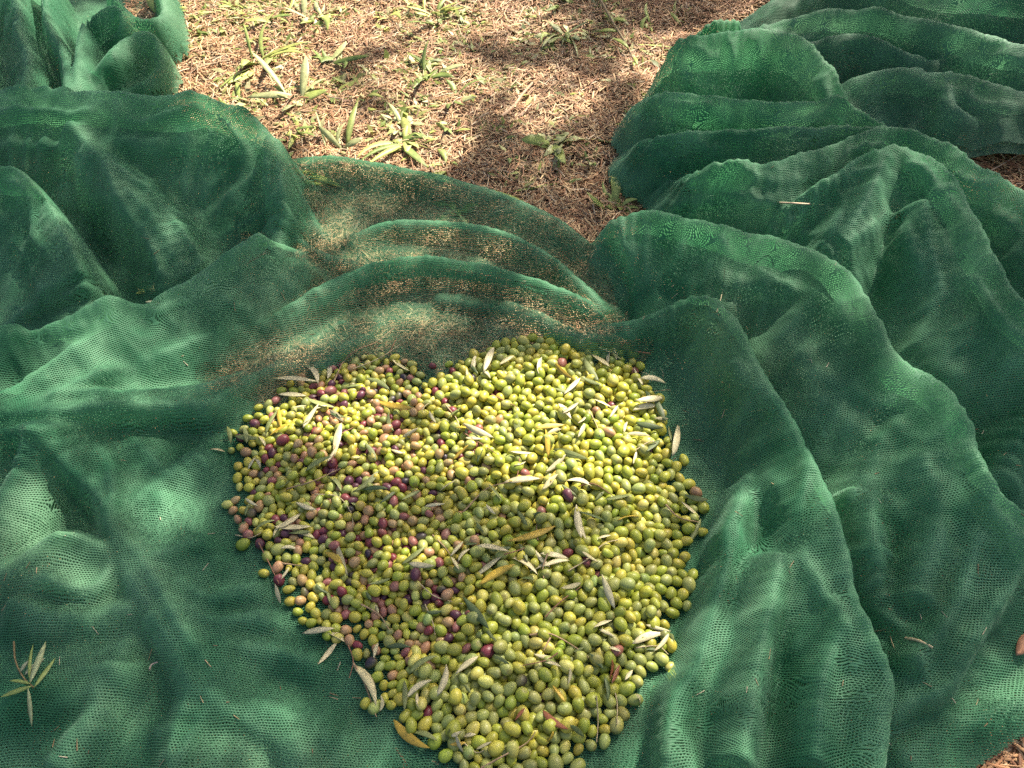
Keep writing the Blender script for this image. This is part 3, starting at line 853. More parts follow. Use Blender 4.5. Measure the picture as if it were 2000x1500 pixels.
# leaves traced in the photograph: stalk end, tip, colour
TRACED = [
    (620, 750, 535, 745, 'silvery'), (622, 752, 590, 715, 'silvery'), (612, 735, 628, 705, 'silvery'), (640, 740, 642, 710, 'silvery'), (600, 778, 545, 775, 'silvery'), (655, 800, 600, 782, 'olive-green'),
    (594, 842, 625, 795, 'silvery'), (590, 835, 615, 800, 'olive-green'), (678, 818, 645, 810, 'dark green'), (715, 742, 762, 765, 'olive-green'), (675, 760, 705, 755, 'olive-green'), (735, 783, 805, 797, 'yellow'),
    (520, 848, 545, 800, 'olive-green'), (545, 800, 550, 840, 'yellow'), (525, 855, 568, 830, 'yellow'), (760, 808, 770, 845, 'olive-green'), (785, 857, 818, 838, 'silvery'), (875, 820, 903, 798, 'olive-green'),
    (655, 895, 668, 830, 'pale straw'), (600, 928, 650, 900, 'olive-green'), (445, 835, 452, 870, 'olive-green'), (460, 855, 510, 860, 'olive-green'), (440, 885, 411, 880, 'silvery'), (520, 875, 505, 855, 'pale straw'),
    (485, 920, 500, 895, 'silvery'), (510, 920, 500, 900, 'silvery'), (742, 985, 775, 960, 'dark green'), (690, 962, 740, 920, 'olive-green'), (535, 1030, 610, 1030, 'silvery'), (545, 1035, 590, 1005, 'silvery'),
    (480, 1010, 487, 985, 'olive-green'), (500, 1040, 540, 1020, 'olive-green'), (680, 1125, 660, 1065, 'silvery'), (540, 1145, 551, 1183, 'silvery'), (592, 1240, 655, 1230, 'silvery'), (660, 1255, 622, 1300, 'silvery'),
    (675, 1258, 615, 1235, 'silvery'), (785, 1105, 830, 1070, 'olive-green'), (800, 1105, 850, 1110, 'silvery'), (770, 1408, 840, 1463, 'yellow'), (690, 1300, 735, 1380, 'pale straw'), (795, 1365, 845, 1330, 'silvery'),
    (853, 1362, 872, 1298, 'silvery'), (800, 1320, 855, 1285, 'olive-green'), (790, 1390, 790, 1330, 'olive-green'), (890, 1320, 935, 1285, 'silvery'), (905, 1170, 955, 1232, 'dark green'), (935, 1148, 1006, 1108, 'yellow'),
    (932, 1070, 997, 1082, 'silvery'), (985, 1082, 930, 1125, 'silvery'), (998, 1092, 1050, 1125, 'silvery'), (1045, 1075, 1075, 1110, 'silvery'), (1055, 1085, 1110, 1095, 'silvery'), (1060, 1112, 1112, 1100, 'silvery'),
    (1125, 990, 1135, 1055, 'silvery'), (990, 1060, 1085, 1030, 'yellow'), (945, 1040, 930, 1020, 'olive-green'), (1130, 1000, 1185, 1020, 'dark green'), (1175, 1125, 1200, 1192, 'silvery'), (1095, 1150, 1135, 1140, 'pale straw'),
    (1170, 1230, 1200, 1245, 'silvery'), (1235, 1258, 1298, 1238, 'silvery'), (1260, 1222, 1310, 1235, 'silvery'), (1305, 1240, 1275, 1275, 'silvery'), (1310, 1240, 1315, 1262, 'olive-green'), (1150, 1280, 1178, 1312, 'dark green'),
    (1180, 1325, 1186, 1372, 'dark green'), (1330, 985, 1365, 1015, 'silvery'), (1368, 1015, 1345, 1060, 'olive-green'), (1180, 978, 1235, 968, 'olive-green'), (1205, 1020, 1248, 1012, 'yellow'), (985, 945, 1055, 938, 'silvery'),
    (1065, 925, 1105, 890, 'silvery'), (1080, 880, 1150, 900, 'olive-green'), (1065, 850, 1070, 905, 'yellow'), (1045, 838, 1105, 832, 'yellow'), (1090, 798, 1115, 828, 'silvery'), (1010, 812, 1018, 858, 'olive-green'),
    (1100, 775, 1133, 742, 'silvery'), (1135, 740, 1172, 755, 'olive-green'), (1140, 698, 1170, 748, 'olive-green'), (1085, 715, 1118, 745, 'yellow'), (1052, 735, 1058, 702, 'silvery'), (945, 730, 965, 680, 'silvery'),
    (925, 725, 930, 692, 'silvery'), (915, 750, 912, 728, 'silvery'), (975, 718, 1005, 700, 'pale straw'), (945, 728, 958, 742, 'silvery'), (1168, 680, 1210, 695, 'silvery'), (1255, 755, 1238, 722, 'silvery'),
    (1250, 742, 1300, 753, 'silvery'), (1240, 788, 1295, 782, 'silvery'), (1235, 805, 1282, 797, 'silvery'), (1190, 820, 1207, 795, 'silvery'), (1218, 850, 1225, 828, 'pale straw'), (1222, 848, 1270, 852, 'silvery'),
    (1305, 835, 1313, 870, 'olive-green'), (1312, 895, 1323, 833, 'silvery'), (1240, 832, 1295, 842, 'dark green'), (1260, 765, 1275, 795, 'dark green'), (1280, 780, 1300, 825, 'dark green'), (905, 830, 965, 858, 'silvery'),
    (955, 700, 985, 690, 'olive-green'), (890, 840, 925, 845, 'yellow'), (885, 900, 915, 870, 'yellow'), (1195, 1290, 1190, 1330, 'rust-brown'), (1210, 1300, 1195, 1335, 'rust-brown'), (1060, 1388, 1110, 1425, 'rust-brown'),
    (1005, 1410, 1025, 1385, 'rust-brown'), (890, 1430, 905, 1470, 'silvery'), (930, 1465, 960, 1450, 'silvery'), (905, 1440, 930, 1435, 'silvery'), (870, 1450, 878, 1425, 'olive-green'), (1190, 690, 1215, 705, 'olive-green'),
    (1180, 1345, 1183, 1325, 'olive-green'), (1220, 1330, 1235, 1310, 'silvery'), (1240, 1360, 1248, 1380, 'silvery'), (950, 990, 968, 1010, 'silvery'), (640, 905, 655, 880, 'silvery'), (860, 960, 890, 940, 'silvery'),
    (565, 1045, 610, 1042, 'olive-green'), (830, 990, 870, 985, 'silvery'), (715, 870, 735, 905, 'olive-green'), (580, 985, 620, 1000, 'silvery'), (1010, 1000, 1030, 1030, 'olive-green'), (880, 1090, 905, 1060, 'silvery'),
]
for k, t in enumerate(TRACED):
    lay_leaf(*t, seed=100 + k)
# small loose leaves between them
for k in range(85):
    while True:
        u = rng.uniform(450, 1350); v = rng.uniform(690, 1490)
        if in_poly(np.array([u]), np.array([v]), HEAP)[0]: break
    a = rng.uniform(0, 6.28); L_ = rng.uniform(22, 52)
    colour = rng.choice(['silvery', 'olive-green', 'dark green', 'pale straw', 'yellow'], p=[.36, .32, .12, .14, .06])
    lay_leaf(u, v, u + L_ * math.cos(a), v + L_ * 0.75 * math.sin(a), str(colour), seed=400 + k)

TWIGS = []
def lay_twig(pts, col=(0.30, 0.20, 0.11), r0=0.0014, r1=0.0007, on=heap_top, name='olive_twig', lift=0.004):
    W_ = []
    for (u, v) in pts:
        p = at(u, v, 0.045); z = on(p[0], p[1]); p = at(u, v, z); z = on(p[0], p[1])
        W_.append([*at(u, v, z + lift)])
    W_ = np.array(W_)
    V_, F_ = tube(W_, r0, r1)
    c0 = W_[0].copy()
    o = link(name, make_mesh(name, V_ - c0, F_, MAT_TWIG, colors=np.tile(col, (len(V_), 1))), None, c0)
    TWIGS.append((o, np.mean([p[0] for p in pts]), np.mean([p[1] for p in pts]), float(np.linalg.norm(W_[-1] - W_[0]))))
    return o
TW = [
    [(652, 745), (672, 705), (700, 682), (735, 668), (770, 640)], [(690, 720), (740, 700), (782, 672)], [(648, 905), (655, 870), (668, 825)], [(560, 955), (610, 940), (665, 915)], [(615, 965), (660, 970), (685, 1000), (690, 1030)],
    [(985, 1083), (1025, 1070), (1050, 1050)], [(1050, 1055), (1048, 1025), (1055, 1015)], [(1110, 1115), (1150, 1090), (1180, 1062), (1220, 1052)], [(1065, 1205), (1095, 1175), (1135, 1145)], [(1035, 1240), (1075, 1238), (1125, 1265), (1150, 1285)],
    [(1195, 1330), (1205, 1370), (1205, 1415)], [(1090, 1275), (1065, 1290), (1020, 1300)], [(940, 1500), (985, 1475), (1030, 1450), (1045, 1430)], [(905, 1450), (930, 1470), (945, 1465)], [(680, 1260), (690, 1290), (682, 1325)],
    [(690, 1295), (710, 1330), (735, 1400)], [(1242, 1265), (1285, 1262), (1305, 1278)], [(905, 845), (945, 870), (975, 890)], [(905, 1000), (950, 955), (1000, 940)], [(1240, 880), (1270, 862), (1285, 868)], [(1015, 895), (1012, 920), (1008, 945)],
    [(845, 1045), (870, 1070), (880, 1085)], [(830, 1180), (845, 1215), (850, 1240)], [(660, 850), (690, 835)], [(1300, 985), (1325, 1010), (1365, 1020)], [(1165, 1360), (1168, 1410), (1165, 1450)], [(1270, 690), (1235, 685), (1200, 675)],
    [(1070, 1080), (1060, 1110), (1062, 1130)], [(870, 790), (890, 815), (900, 840)], [(505, 1060), (528, 1105), (545, 1140)], [(550, 1100), (590, 1105)], [(1150, 800), (1165, 830), (1172, 850)], [(1130, 950), (1160, 945), (1200, 970)],
    [(705, 1180), (740, 1200), (760, 1230)], [(820, 1140), (850, 1165), (905, 1180)], [(960, 770), (1000, 790), (1010, 795)], [(1075, 1245), (1062, 1270)], [(460, 1045), (490, 1050), (510, 1040)], [(760, 690), (775, 660)],
]
for k, p in enumerate(TW):
    c_ = [(0.34, 0.23, 0.13), (0.42, 0.34, 0.2), (0.24, 0.12, 0.07)][k % 3]
    lay_twig(p, c_, r0=0.0012 + 0.0005 * (k % 3 == 0))

# individual olives, with what lies next to them
leafpts = np.array([[l[2], l[3]] for l in ALL_LEAVES])
order_sel = sorted(top300, key=lambda i: pv[i])
lab_used = {}
for i in order_sel:
    k = names[cls[i]]
    L_ = half_len[i] * 2000
    size = 'small' if L_ < 19.6 else ('large' if L_ > 25.2 else 'medium')
    reg = region_word(pu[i], pv[i])
    dd = np.hypot(pu - pu[i], pv - pv[i]); dd[i] = 1e9
    near = np.where((dd < 34) & (seen > 25))[0]
    nearc = [names[cls[j]] for j in near[np.argsort(dd[near])]]
    odd = [c for c in nearc if c != k]
    dl = np.hypot(leafpts[:, 0] - pu[i], leafpts[:, 1] - pv[i]); jl = int(np.argmin(dl))
    an = lambda w_: ('an ' if w_[0] in 'aeiou' else 'a ') + w_
    up_ = ROT[i][:, 0]
    ori = 'upright' if abs(up_[2]) > 0.6 else ('crosswise' if abs(up_[0]) > abs(up_[1]) else 'lengthwise')
    bits = []
    if dl[jl] < 32: bits.append(an(ALL_LEAVES[jl][1]) + ' leaf')
    for c_ in dict.fromkeys(odd): bits.append(an(c_) + ' one')
    if not bits: bits = ['other ' + k + ' ones']
    lab = f'{size} {k} olive by {bits[0]}, {reg}'
    for nb in (2, 3):
        for w_ in (ori, ''):
            t_ = ' '.join(f'{size} {k} olive {w_} by {" and ".join(bits[:nb])}, {reg}'.split())
            if lab_used.get(lab) and len(t_.replace('-', ' ').split()) <= 16: lab = t_; break
    for w_ in ('lying ' + ori, 'plump ' if asp[i] > 0.8 else 'slender '):
        t_ = ' '.join(f'{w_} {lab}'.split()) if w_[0] in 'ps' else lab.replace(' olive by', f' olive {w_} by')
        if lab_used.get(lab) and len(t_.replace('-', ' ').split()) <= 16: lab = t_
    lab_used[lab] = 1
    me = make_mesh('olive', (OV * np.array([half_len[i], half_w[i], half_w[i]])) @ ROT[i].T, OF, MAT_OLIVE, colors=olive_cols(i, OV))
    o = link('olive', me, None, pos[i])
    tag(o, lab, 'olive', 'olives on top of the heap')

def dir_word(du, dv):
    if abs(du) > 2 * abs(dv): return 'pointing right' if du > 0 else 'pointing left'
    if abs(dv) > 2 * abs(du): return 'pointing forward' if dv > 0 else 'pointing to the back'
    return ('pointing to the front ' if dv > 0 else 'pointing to the back ') + ('right' if du > 0 else 'left')
near_name = lambda u, v: names[cls[np.argmin(np.where(seen > 25, np.hypot(pu - u, pv - v), 1e9))]]
for (o, colour, u, v, L_, du, dv) in ALL_LEAVES:
    ln = 'long' if L_ > 0.066 else ('short' if L_ < 0.042 else 'mid-length')
    tag(o, f'{ln} {colour} leaf {dir_word(du, dv)} on {near_name(u, v)} olive, {region_word(u, v)}', 'leaf', 'olive leaves among the olives')
for kk, (o, u, v, L_) in enumerate(TWIGS):
    ln = ('long' if L_ > 0.07 else 'short') + (' brown', ' straw-coloured', ' reddish')[kk % 3]
    tag(o, f'{ln} stalk {dir_word(TW[kk][-1][0] - TW[kk][0][0], TW[kk][-1][1] - TW[kk][0][1])} by {near_name(u, v)} olive, {region_word(u, v)}', 'twig', 'bare stalks among the olives')

by_label = {}
for o in COL.objects:
    if o.get('group') and o.parent is None: by_label.setdefault(o['label'], []).append(o)
for lab, obs in by_label.items():
    if len(obs) > 1:
        obs.sort(key=lambda o: float(pix(np.array(o.location))[0]))
        words = {2: ['left one of two', 'right one of two'], 3: ['leftmost', 'middle', 'rightmost']}.get(len(obs))
        if words is None: words = ['leftmost', 'second', 'third', 'fourth', 'fifth', 'sixth', 'seventh', 'eighth'][:len(obs) - 1] + ['rightmost']
        for o, w in zip(obs, words):
            if w and len(obs) == 2: w = w.split()[0] + 'most'
            if w: o['label'] = w + ' ' + lab

# ------------------------------------------------------------------ things lying on the net
on_net = lambda x, y: float(sheet_z('olive_net', x, y))
tag(lay_twig([(1502, 395), (1550, 397), (1610, 400)], (0.52, 0.40, 0.28), 0.0022, 0.0016, on_net, 'straw_stalk'), 'pale straight straw stalk lying on the right-hand net folds', 'stalk')
tag(lay_twig([(1770, 1247), (1795, 1252), (1822, 1265)], (0.5, 0.42, 0.25), 0.0030, 0.0018, on_net, 'straw_stalk'), 'short flat yellow straw piece on the lower right net', 'stalk')
tag(lay_twig([(1738, 1240), (1745, 1262), (1760, 1288)], (0.35, 0.27, 0.16), 0.0008, 0.0006, on_net, 'straw_stalk'), 'hair-thin curved stem left of the flat straw piece', 'stalk')
tag(lay_twig([(1898, 340), (1908, 370), (1915, 392), (1930, 370)], (0.36, 0.24, 0.14), 0.0014, 0.0009, on_net, 'dry_sprig'), 'forked dry brown sprig on the net near right edge', 'sprig')
tag(lay_twig([(1400, 610), (1412, 565), (1415, 525)], (0.4, 0.34, 0.22), 0.0009, 0.0006, on_net, 'straw_stalk'), 'hair-thin pale stem caught on the second fold', 'stalk')
tag(lay_twig([(292, 1308), (296, 1298), (308, 1293)], (0.45, 0.36, 0.3), 0.0016, 0.0009, on_net, 'dry_sprig'), 'tiny bent pale sprig on the lower left net', 'sprig')
tag(lay_twig([(1755, 240), (1752, 255), (1748, 262)], (0.4, 0.22, 0.12), 0.0014, 0.0009, on_net, 'dry_sprig'), 'tiny reddish sprig standing at the meeting of two nets', 'sprig')
def single_leaf(name, u0, v0, u1, v1, w, ca, cb, on, label, cat='leaf', curl=0.2, seed=1, mat=None, lift=0.004):
    p0 = at(u0, v0, on(*at(u0, v0, .05)[:2])); p0 = at(u0, v0, on(p0[0], p0[1]))
    p1 = at(u1, v1, on(*at(u1, v1, .05)[:2])); p1 = at(u1, v1, on(p1[0], p1[1]))
    d = p1 - p0
    o = link(name, leaf_mesh(name, float(np.linalg.norm(d)), w, [0, 0, 0], d, [0, 0, 1], ca, cb, curl=curl, seed=seed, mat=mat), None, p0 + np.array([0, 0, lift]))
    solidify(o, 0.0005)
    if label: tag(o, label, cat)
    return o
single_leaf('fallen_leaf', 2012, 1236, 1982, 1282, 0.022, (0.42, 0.20, 0.10), (0.36, 0.17, 0.09), on_net, 'broad orange-brown fallen leaf at the right edge on net')
single_leaf('olive_leaf', 285, 592, 318, 600, 0.009, (0.36, 0.38, 0.24), (0.33, 0.35, 0.22), on_net, 'pale leaf lying in the gap behind the left folds')
single_leaf('fallen_leaf', 1455, 812, 1490, 806, 0.010, (0.36, 0.30, 0.17), (0.30, 0.27, 0.15), on_net, 'pale brown leaf scrap on the fold right of the heap')
single_leaf('fallen_leaf', 1812, 705, 1838, 716, 0.008, (0.45, 0.26, 0.16), (0.40, 0.24, 0.14), on_net, 'small pinkish leaf scrap on the far right fold')
r_ = np.random.default_rng(404)
vs, fs, cs, off = [], [], [], 0
while len(vs) < 110:
    u = r_.uniform(0, 2000); v = r_.uniform(220, 1490)
    if in_poly(np.array([u]), np.array([v]), HEAP)[0] or (540 < u < 1320 and v < 520): continue
    p = at(u, v, 0.06); p = at(u, v, on_net(p[0], p[1])); p[2] = on_net(p[0], p[1]) + 0.0012
    a = r_.uniform(0, 6.28); L_ = r_.uniform(0.004, 0.016); q_ = p + np.array([math.cos(a), math.sin(a), 0]) * L_; q_[2] = on_net(q_[0], q_[1]) + 0.0012
    V_, F_ = tube(np.array([p, q_]), r_.uniform(.0004, .0010), .0004, 4)
    vs.append(V_); fs.append(F_ + off); off += len(V_)
    cs.append(np.tile(np.array([(0.46, 0.34, 0.2), (0.3, 0.2, 0.11), (0.5, 0.42, 0.3)])[r_.integers(3)], (len(V_), 1)))
o = link('net_litter', make_mesh('net_litter', np.vstack(vs), np.vstack(fs), MAT_TWIG, colors=np.vstack(cs)))
tag(o, 'tiny straw crumbs caught on the green net folds', 'litter', kind='stuff')
# leafy twig, lower left
zc = on_net(*at(60, 1335, .04)[:2])
root = link('leafy_twig', None, None, at(66, 1343, zc + 0.004))
tag(root, 'green olive twig with slender leaves lying on lower left net', 'twig')
R0 = np.array(root.location)
def rel(u, v, dz=0.0):
    p = at(u, v, zc); z = max(on_net(p[0], p[1]), zc - 0.02)
    return at(u, v, z + 0.004 + dz) - R0
V_, F_ = tube(np.array([rel(27, 1253), rel(30, 1290), rel(45, 1322), rel(66, 1343)]), 0.0014, 0.0011)
link('stem', make_mesh('stem', V_, F_, MAT_TWIG, colors=np.tile((0.20, 0.15, 0.07), (len(V_), 1))), root)
for k, (a, b_, c_, d_, w) in enumerate([(66, 1343, 108, 1285, .007), (58, 1335, 90, 1252, .010), (48, 1318, 88, 1285, .008), (58, 1330, 65, 1258, .005), (62, 1340, 0, 1362, .007), (55, 1345, 62, 1420, .006), (40, 1312, 56, 1290, .006), (60, 1336, 18, 1330, .005)]):
    p0, p1 = rel(a, b_, .003), rel(c_, d_, 0.012)
    ca = [(0.20, 0.26, 0.06), (0.30, 0.34, 0.16), (0.30, 0.32, 0.18), (0.22, 0.28, 0.06)][k % 4]
    o = link('leaf', leaf_mesh('leaf', float(np.linalg.norm(p1 - p0)), w, p0, p1 - p0, [0.1, -0.2, 1], ca, np.array(ca) * 0.85, curl=0.15, seed=900 + k), root)
    solidify(o, 0.0004)

# ------------------------------------------------------------------ dry grass on the ground
def straw_field(n, xr, yr, keepf, lo, hi, seed, wd=(0.0007, 0.0019), zmax=0.008, tl=0.07):
    r_ = np.random.default_rng(seed)
    x = r_.uniform(*xr, n); y = r_.uniform(*yr, n)
    k = keepf(x, y, r_); x, y = x[k], y[k]; n = len(x)
    L_ = r_.uniform(lo, hi, n) ** 1.0 * r_.choice([1, 1, 1, 1.7], n)
    a = r_.uniform(0, np.pi, n) + 0.8 * perlin(x * 6, y * 6, 21)
    w = r_.uniform(*wd, n)
    d = np.stack([np.cos(a), np.sin(a)], -1); s_ = np.stack([-np.sin(a), np.cos(a)], -1)
    clump = np.clip(fbm(x * 7, y * 7, 40, 3) * 0.5 + 0.5, 0, 1)
    zc_ = ground_z(x, y) + r_.uniform(0, 1, n) ** 1.5 * zmax * (0.4 + clump)
    tilt = r_.normal(0, tl, n)
    arch = r_.uniform(0, 0.10, n) * L_
    V_ = np.zeros((n, 9, 3))
    for q, t in enumerate((-0.5, 0.0, 0.5)):
        bx = x + d[:, 0] * L_ * t; by = y + d[:, 1] * L_ * t
        bend = r_.normal(0, 0.06, n) * L_ * (t * t)
        z = zc_ + tilt * L_ * t + (arch if t == 0 else 0)
        for e, sg in enumerate((-1, 0, 1)):
            V_[:, q * 3 + e, 0] = bx + s_[:, 0] * (w * sg + bend); V_[:, q * 3 + e, 1] = by + s_[:, 1] * (w * sg + bend)
            V_[:, q * 3 + e, 2] = z + (w * 0.8 if sg == 0 else 0)
    V_[..., 2] = np.maximum(V_[..., 2], -0.008)
    f = np.array([(0, 1, 4, 3), (1, 2, 5, 4), (3, 4, 7, 6), (4, 5, 8, 7)])
    F_ = (f[None] + (np.arange(n) * 9)[:, None, None]).reshape(-1, 4)
    pal = np.array([(0.52, 0.36, 0.185), (0.41, 0.25, 0.125), (0.29, 0.145, 0.07), (0.17, 0.08, 0.038), (0.48, 0.37, 0.24), (0.35, 0.175, 0.08)])
    pw = np.array([0.27, 0.24, 0.16, 0.10, 0.10, 0.13])
    c = pal[r_.choice(6, n, p=pw)] * np.clip(r_.normal(1, .15, (n, 1)), .6, 1.4)
    red = np.clip((x - 0.1) * 1.2, 0, 1)[:, None]         # redder pine-like litter further right
    c = c * (1 - red * np.array([0.0, 0.14, 0.22]))
    return V_.reshape(-1, 3), F_, np.repeat(c, 9, 0)

open_poly = at(np.array([250, 250, 560, 820, 1180, 1340, 1260, 1330, 1500, 1500]), np.array([-60, 150, 360, 380, 520, 430, 300, 100, 10, -60]), 0)[:, :2]
thin_poly = at(np.array([380, 560, 1100, 1350, 1460, 1460, 1250, 1000, 700, 420, 150]), np.array([560, 300, 400, 560, 700, 980, 760, 720, 740, 900, 640]), 0)[:, :2]
def keep_dense(x, y, r_): return in_poly(x, y, open_poly)
def keep_thin(x, y, r_): return in_poly(x, y, thin_poly) & ~in_poly(x, y, open_poly)
def keep_rest(x, y, r_): return ~in_poly(x, y, open_poly) & ~in_poly(x, y, thin_poly)
A_ = [straw_field(230000, (-1.35, 1.3), (1.1, 3.1), keep_dense, 0.010, 0.042, 61, wd=(0.0006, 0.0021), zmax=0.022, tl=0.2),
      straw_field(90000, (-1.1, 0.6), (0.6, 2.2), keep_thin, 0.012, 0.036, 62),
      straw_field(110000, (-2.4, 2.4), (-0.3, 3.6), keep_rest, 0.008, 0.026, 63, zmax=0.006, tl=0.05)]
side_poly = at(np.array([1780, 1900, 2250, 2250, 2000, 1880]), np.array([290, 270, 150, 700, 480, 400]), 0)[:, :2]
front_poly = at(np.array([1850, 1915, 1998, 2300, 2300, 1780]), np.array([1600, 1480, 1420, 1200, 1700, 1700]), 0)[:, :2]
A_ += [straw_field(60000, (0.8, 2.6), (0.9, 2.6), lambda x, y, r_: in_poly(x, y, side_poly), 0.012, 0.04, 64, wd=(0.0009, 0.0026), zmax=0.018, tl=0.15),
       straw_field(60000, (0.4, 1.6), (-0.2, 1.0), lambda x, y, r_: in_poly(x, y, front_poly), 0.012, 0.04, 65, wd=(0.0009, 0.0024), zmax=0.014, tl=0.15)]
off = 0; vs, fs, cs = [], [], []
for v_, f_, c_ in A_:
    vs.append(v_); fs.append(f_ + off); cs.append(c_); off += len(v_)
o = link('dry_grass', make_mesh('dry_grass', np.vstack(vs), np.vstack(fs), MAT_STRAW, colors=np.vstack(cs)))
tag(o, 'trampled straw-coloured dry grass litter covering the ground', 'dry grass', kind='stuff')

def green_bits(n, seed):
    r_ = np.random.default_rng(seed)
    cu = r_.uniform(320, 1330, 80); cv = np.abs(r_.normal(0, 170, 80)); wt = np.where(cu < 950, 1.0, 0.45) * r_.uniform(.2, 1, 80)
    k = r_.choice(80, n, p=wt / wt.sum())
    P = at(cu[k] + r_.normal(0, 26, n), cv[k] + r_.normal(0, 16, n), 0.01)[:, :2]
    P = P[in_poly(P[:, 0], P[:, 1], open_poly)]; n = len(P)
    a = r_.uniform(0, 6.28, n); L_ = r_.uniform(0.012, 0.05, n); w = L_ * r_.uniform(0.07, 0.2, n); tl = r_.uniform(0.0, 0.45, n)
    d = np.stack([np.cos(a) * np.cos(tl), np.sin(a) * np.cos(tl), np.sin(tl)], -1); sd = np.stack([-np.sin(a), np.cos(a), r_.normal(0, .3, n)], -1)
    c0 = np.column_stack([P, ground_z(P[:, 0], P[:, 1]) + r_.uniform(0.002, 0.016, n)])
    L_, w = L_[:, None], w[:, None]; up = np.array([0, 0, 1.0])
    V_ = np.stack([c0, c0 + d * L_ * .4 + sd * w + up * w * .4, c0 + d * L_ * .5 + up * L_ * .06, c0 + d * L_ * .4 - sd * w + up * w * .4, c0 + d * L_], 1)
    f = np.array([(0, 1, 2), (0, 2, 3), (1, 4, 2), (2, 4, 3)])
    F_ = (f[None] + (np.arange(n) * 5)[:, None, None]).reshape(-1, 3)
    c = np.array([(0.30, 0.35, 0.08), (0.40, 0.42, 0.14), (0.18, 0.24, 0.05), (0.46, 0.44, 0.22)])[r_.choice(4, n)] * r_.normal(1, .12, (n, 1))
    return V_.reshape(-1, 3), F_, np.repeat(c, 5, 0)
v_, f_, c_ = green_bits(4200, 66)
o = link('ground_cover', make_mesh('ground_cover', v_, f_, MAT_WEED, colors=c_))
tag(o, 'scattered tiny green leaves and sprouts in the dry grass', 'ground cover', kind='stuff')
on_ground = lambda x, y: float(ground_z(np.array([x]), np.array([y]))[0]) + 0.010
# fallen sticks
for pts, r0, lab in [([(980, 228), (1005, 205), (1020, 185), (1042, 160)], 0.0055, 'thick grey-brown stick on dry grass mid clearing'),
                     ([(1100, 48), (1135, 42), (1152, 35), (1168, 25)], 0.0050, 'pale curved stick at the top of the clearing'),
                     ([(985, 90), (1000, 60), (1017, 28)], 0.0020, 'thin pinkish straight stalk leaning in the clearing top'),
                     ([(955, 200), (985, 180), (1000, 172)], 0.0035, 'short brown twig left of the thick stick'),
                     ([(1160, 245), (1190, 228), (1225, 205)], 0.0022, 'thin dry twig pointing at the right net lobe'),
                     ([(1895, 352), (1950, 325), (2010, 290)], 0.0022, 'thin pale twig on bare ground at right edge')]:
    tag(lay_twig(pts, (0.42, 0.29, 0.19), r0, r0 * 0.7, on_ground, 'fallen_stick', 0.006), lab, 'stick')

# ------------------------------------------------------------------ weeds
W_GREEN = [(0.32, 0.38, 0.10), (0.42, 0.45, 0.12), (0.20, 0.27, 0.06), (0.46, 0.48, 0.22)]
def weed(u, v, leaves, label, tone=0, wid=0.013, group='weeds growing through the dry grass', seed=0, wavy=0.0, rise=0.32):
    """leaves: list of (tip u, tip v)"""
    r_ = np.random.default_rng(seed + int(u))
    c0 = at(u, v, 0.004); c0[2] = on_ground(c0[0], c0[1]) - 0.004
    root = link('weed_plant', None, None, c0)
    tag(root, label, 'weed', group)
    extra = [(u + (a - u) * r_.uniform(.3, .75) + r_.normal(0, 14), v + (b_ - v) * r_.uniform(.3, .75) + r_.normal(0, 9)) for a, b_ in leaves]
    for k, (a, b_) in enumerate(leaves + extra):
        p1 = at(a, b_, 0.012); d = p1 - c0
        L_ = float(np.linalg.norm(d)) * r_.uniform(0.75, 1.5)
        low = 'the net' in label and ('covered' in label or 'dimly' in label)
        d = d * np.array([1, 1, 0 if low else 1]) + np.array([0, 0, 0 if low else r_.uniform(-0.02, rise) * L_])
        col = np.array(W_GREEN[(tone + (k % 3 == 2)) % 4]) * r_.normal(1, 0.1)
        up = np.array([r_.normal(0, .3), r_.normal(-.2, .3), 1.0])
        o = link('leaf', leaf_mesh('leaf', L_, wid * r_.uniform(0.6, 1.6), [r_.normal(0, .014), r_.normal(0, .014), 0.003], d, up, col, col * 0.85, curl=0.0 if low else r_.uniform(0.0, 0.45), fold=r_.uniform(0.1, 0.5), seed=seed + 31 * k + int(v), mat=MAT_WEED, wavy=wavy, sway=0.32, blunt=r_.uniform(0.8, 1.6)), root)
        solidify(o, 0.0005)
    return root
def star(u, v, n, ru, rv, seed, a0=0.0, a1=6.28):
    r_ = np.random.default_rng(seed)
    return [(u + ru * r_.uniform(.65, 1.1) * math.cos(a), v + rv * r_.uniform(.65, 1.1) * math.sin(a)) for a in np.linspace(a0, a1, n, endpoint=False) + r_.normal(0, .2, n)]
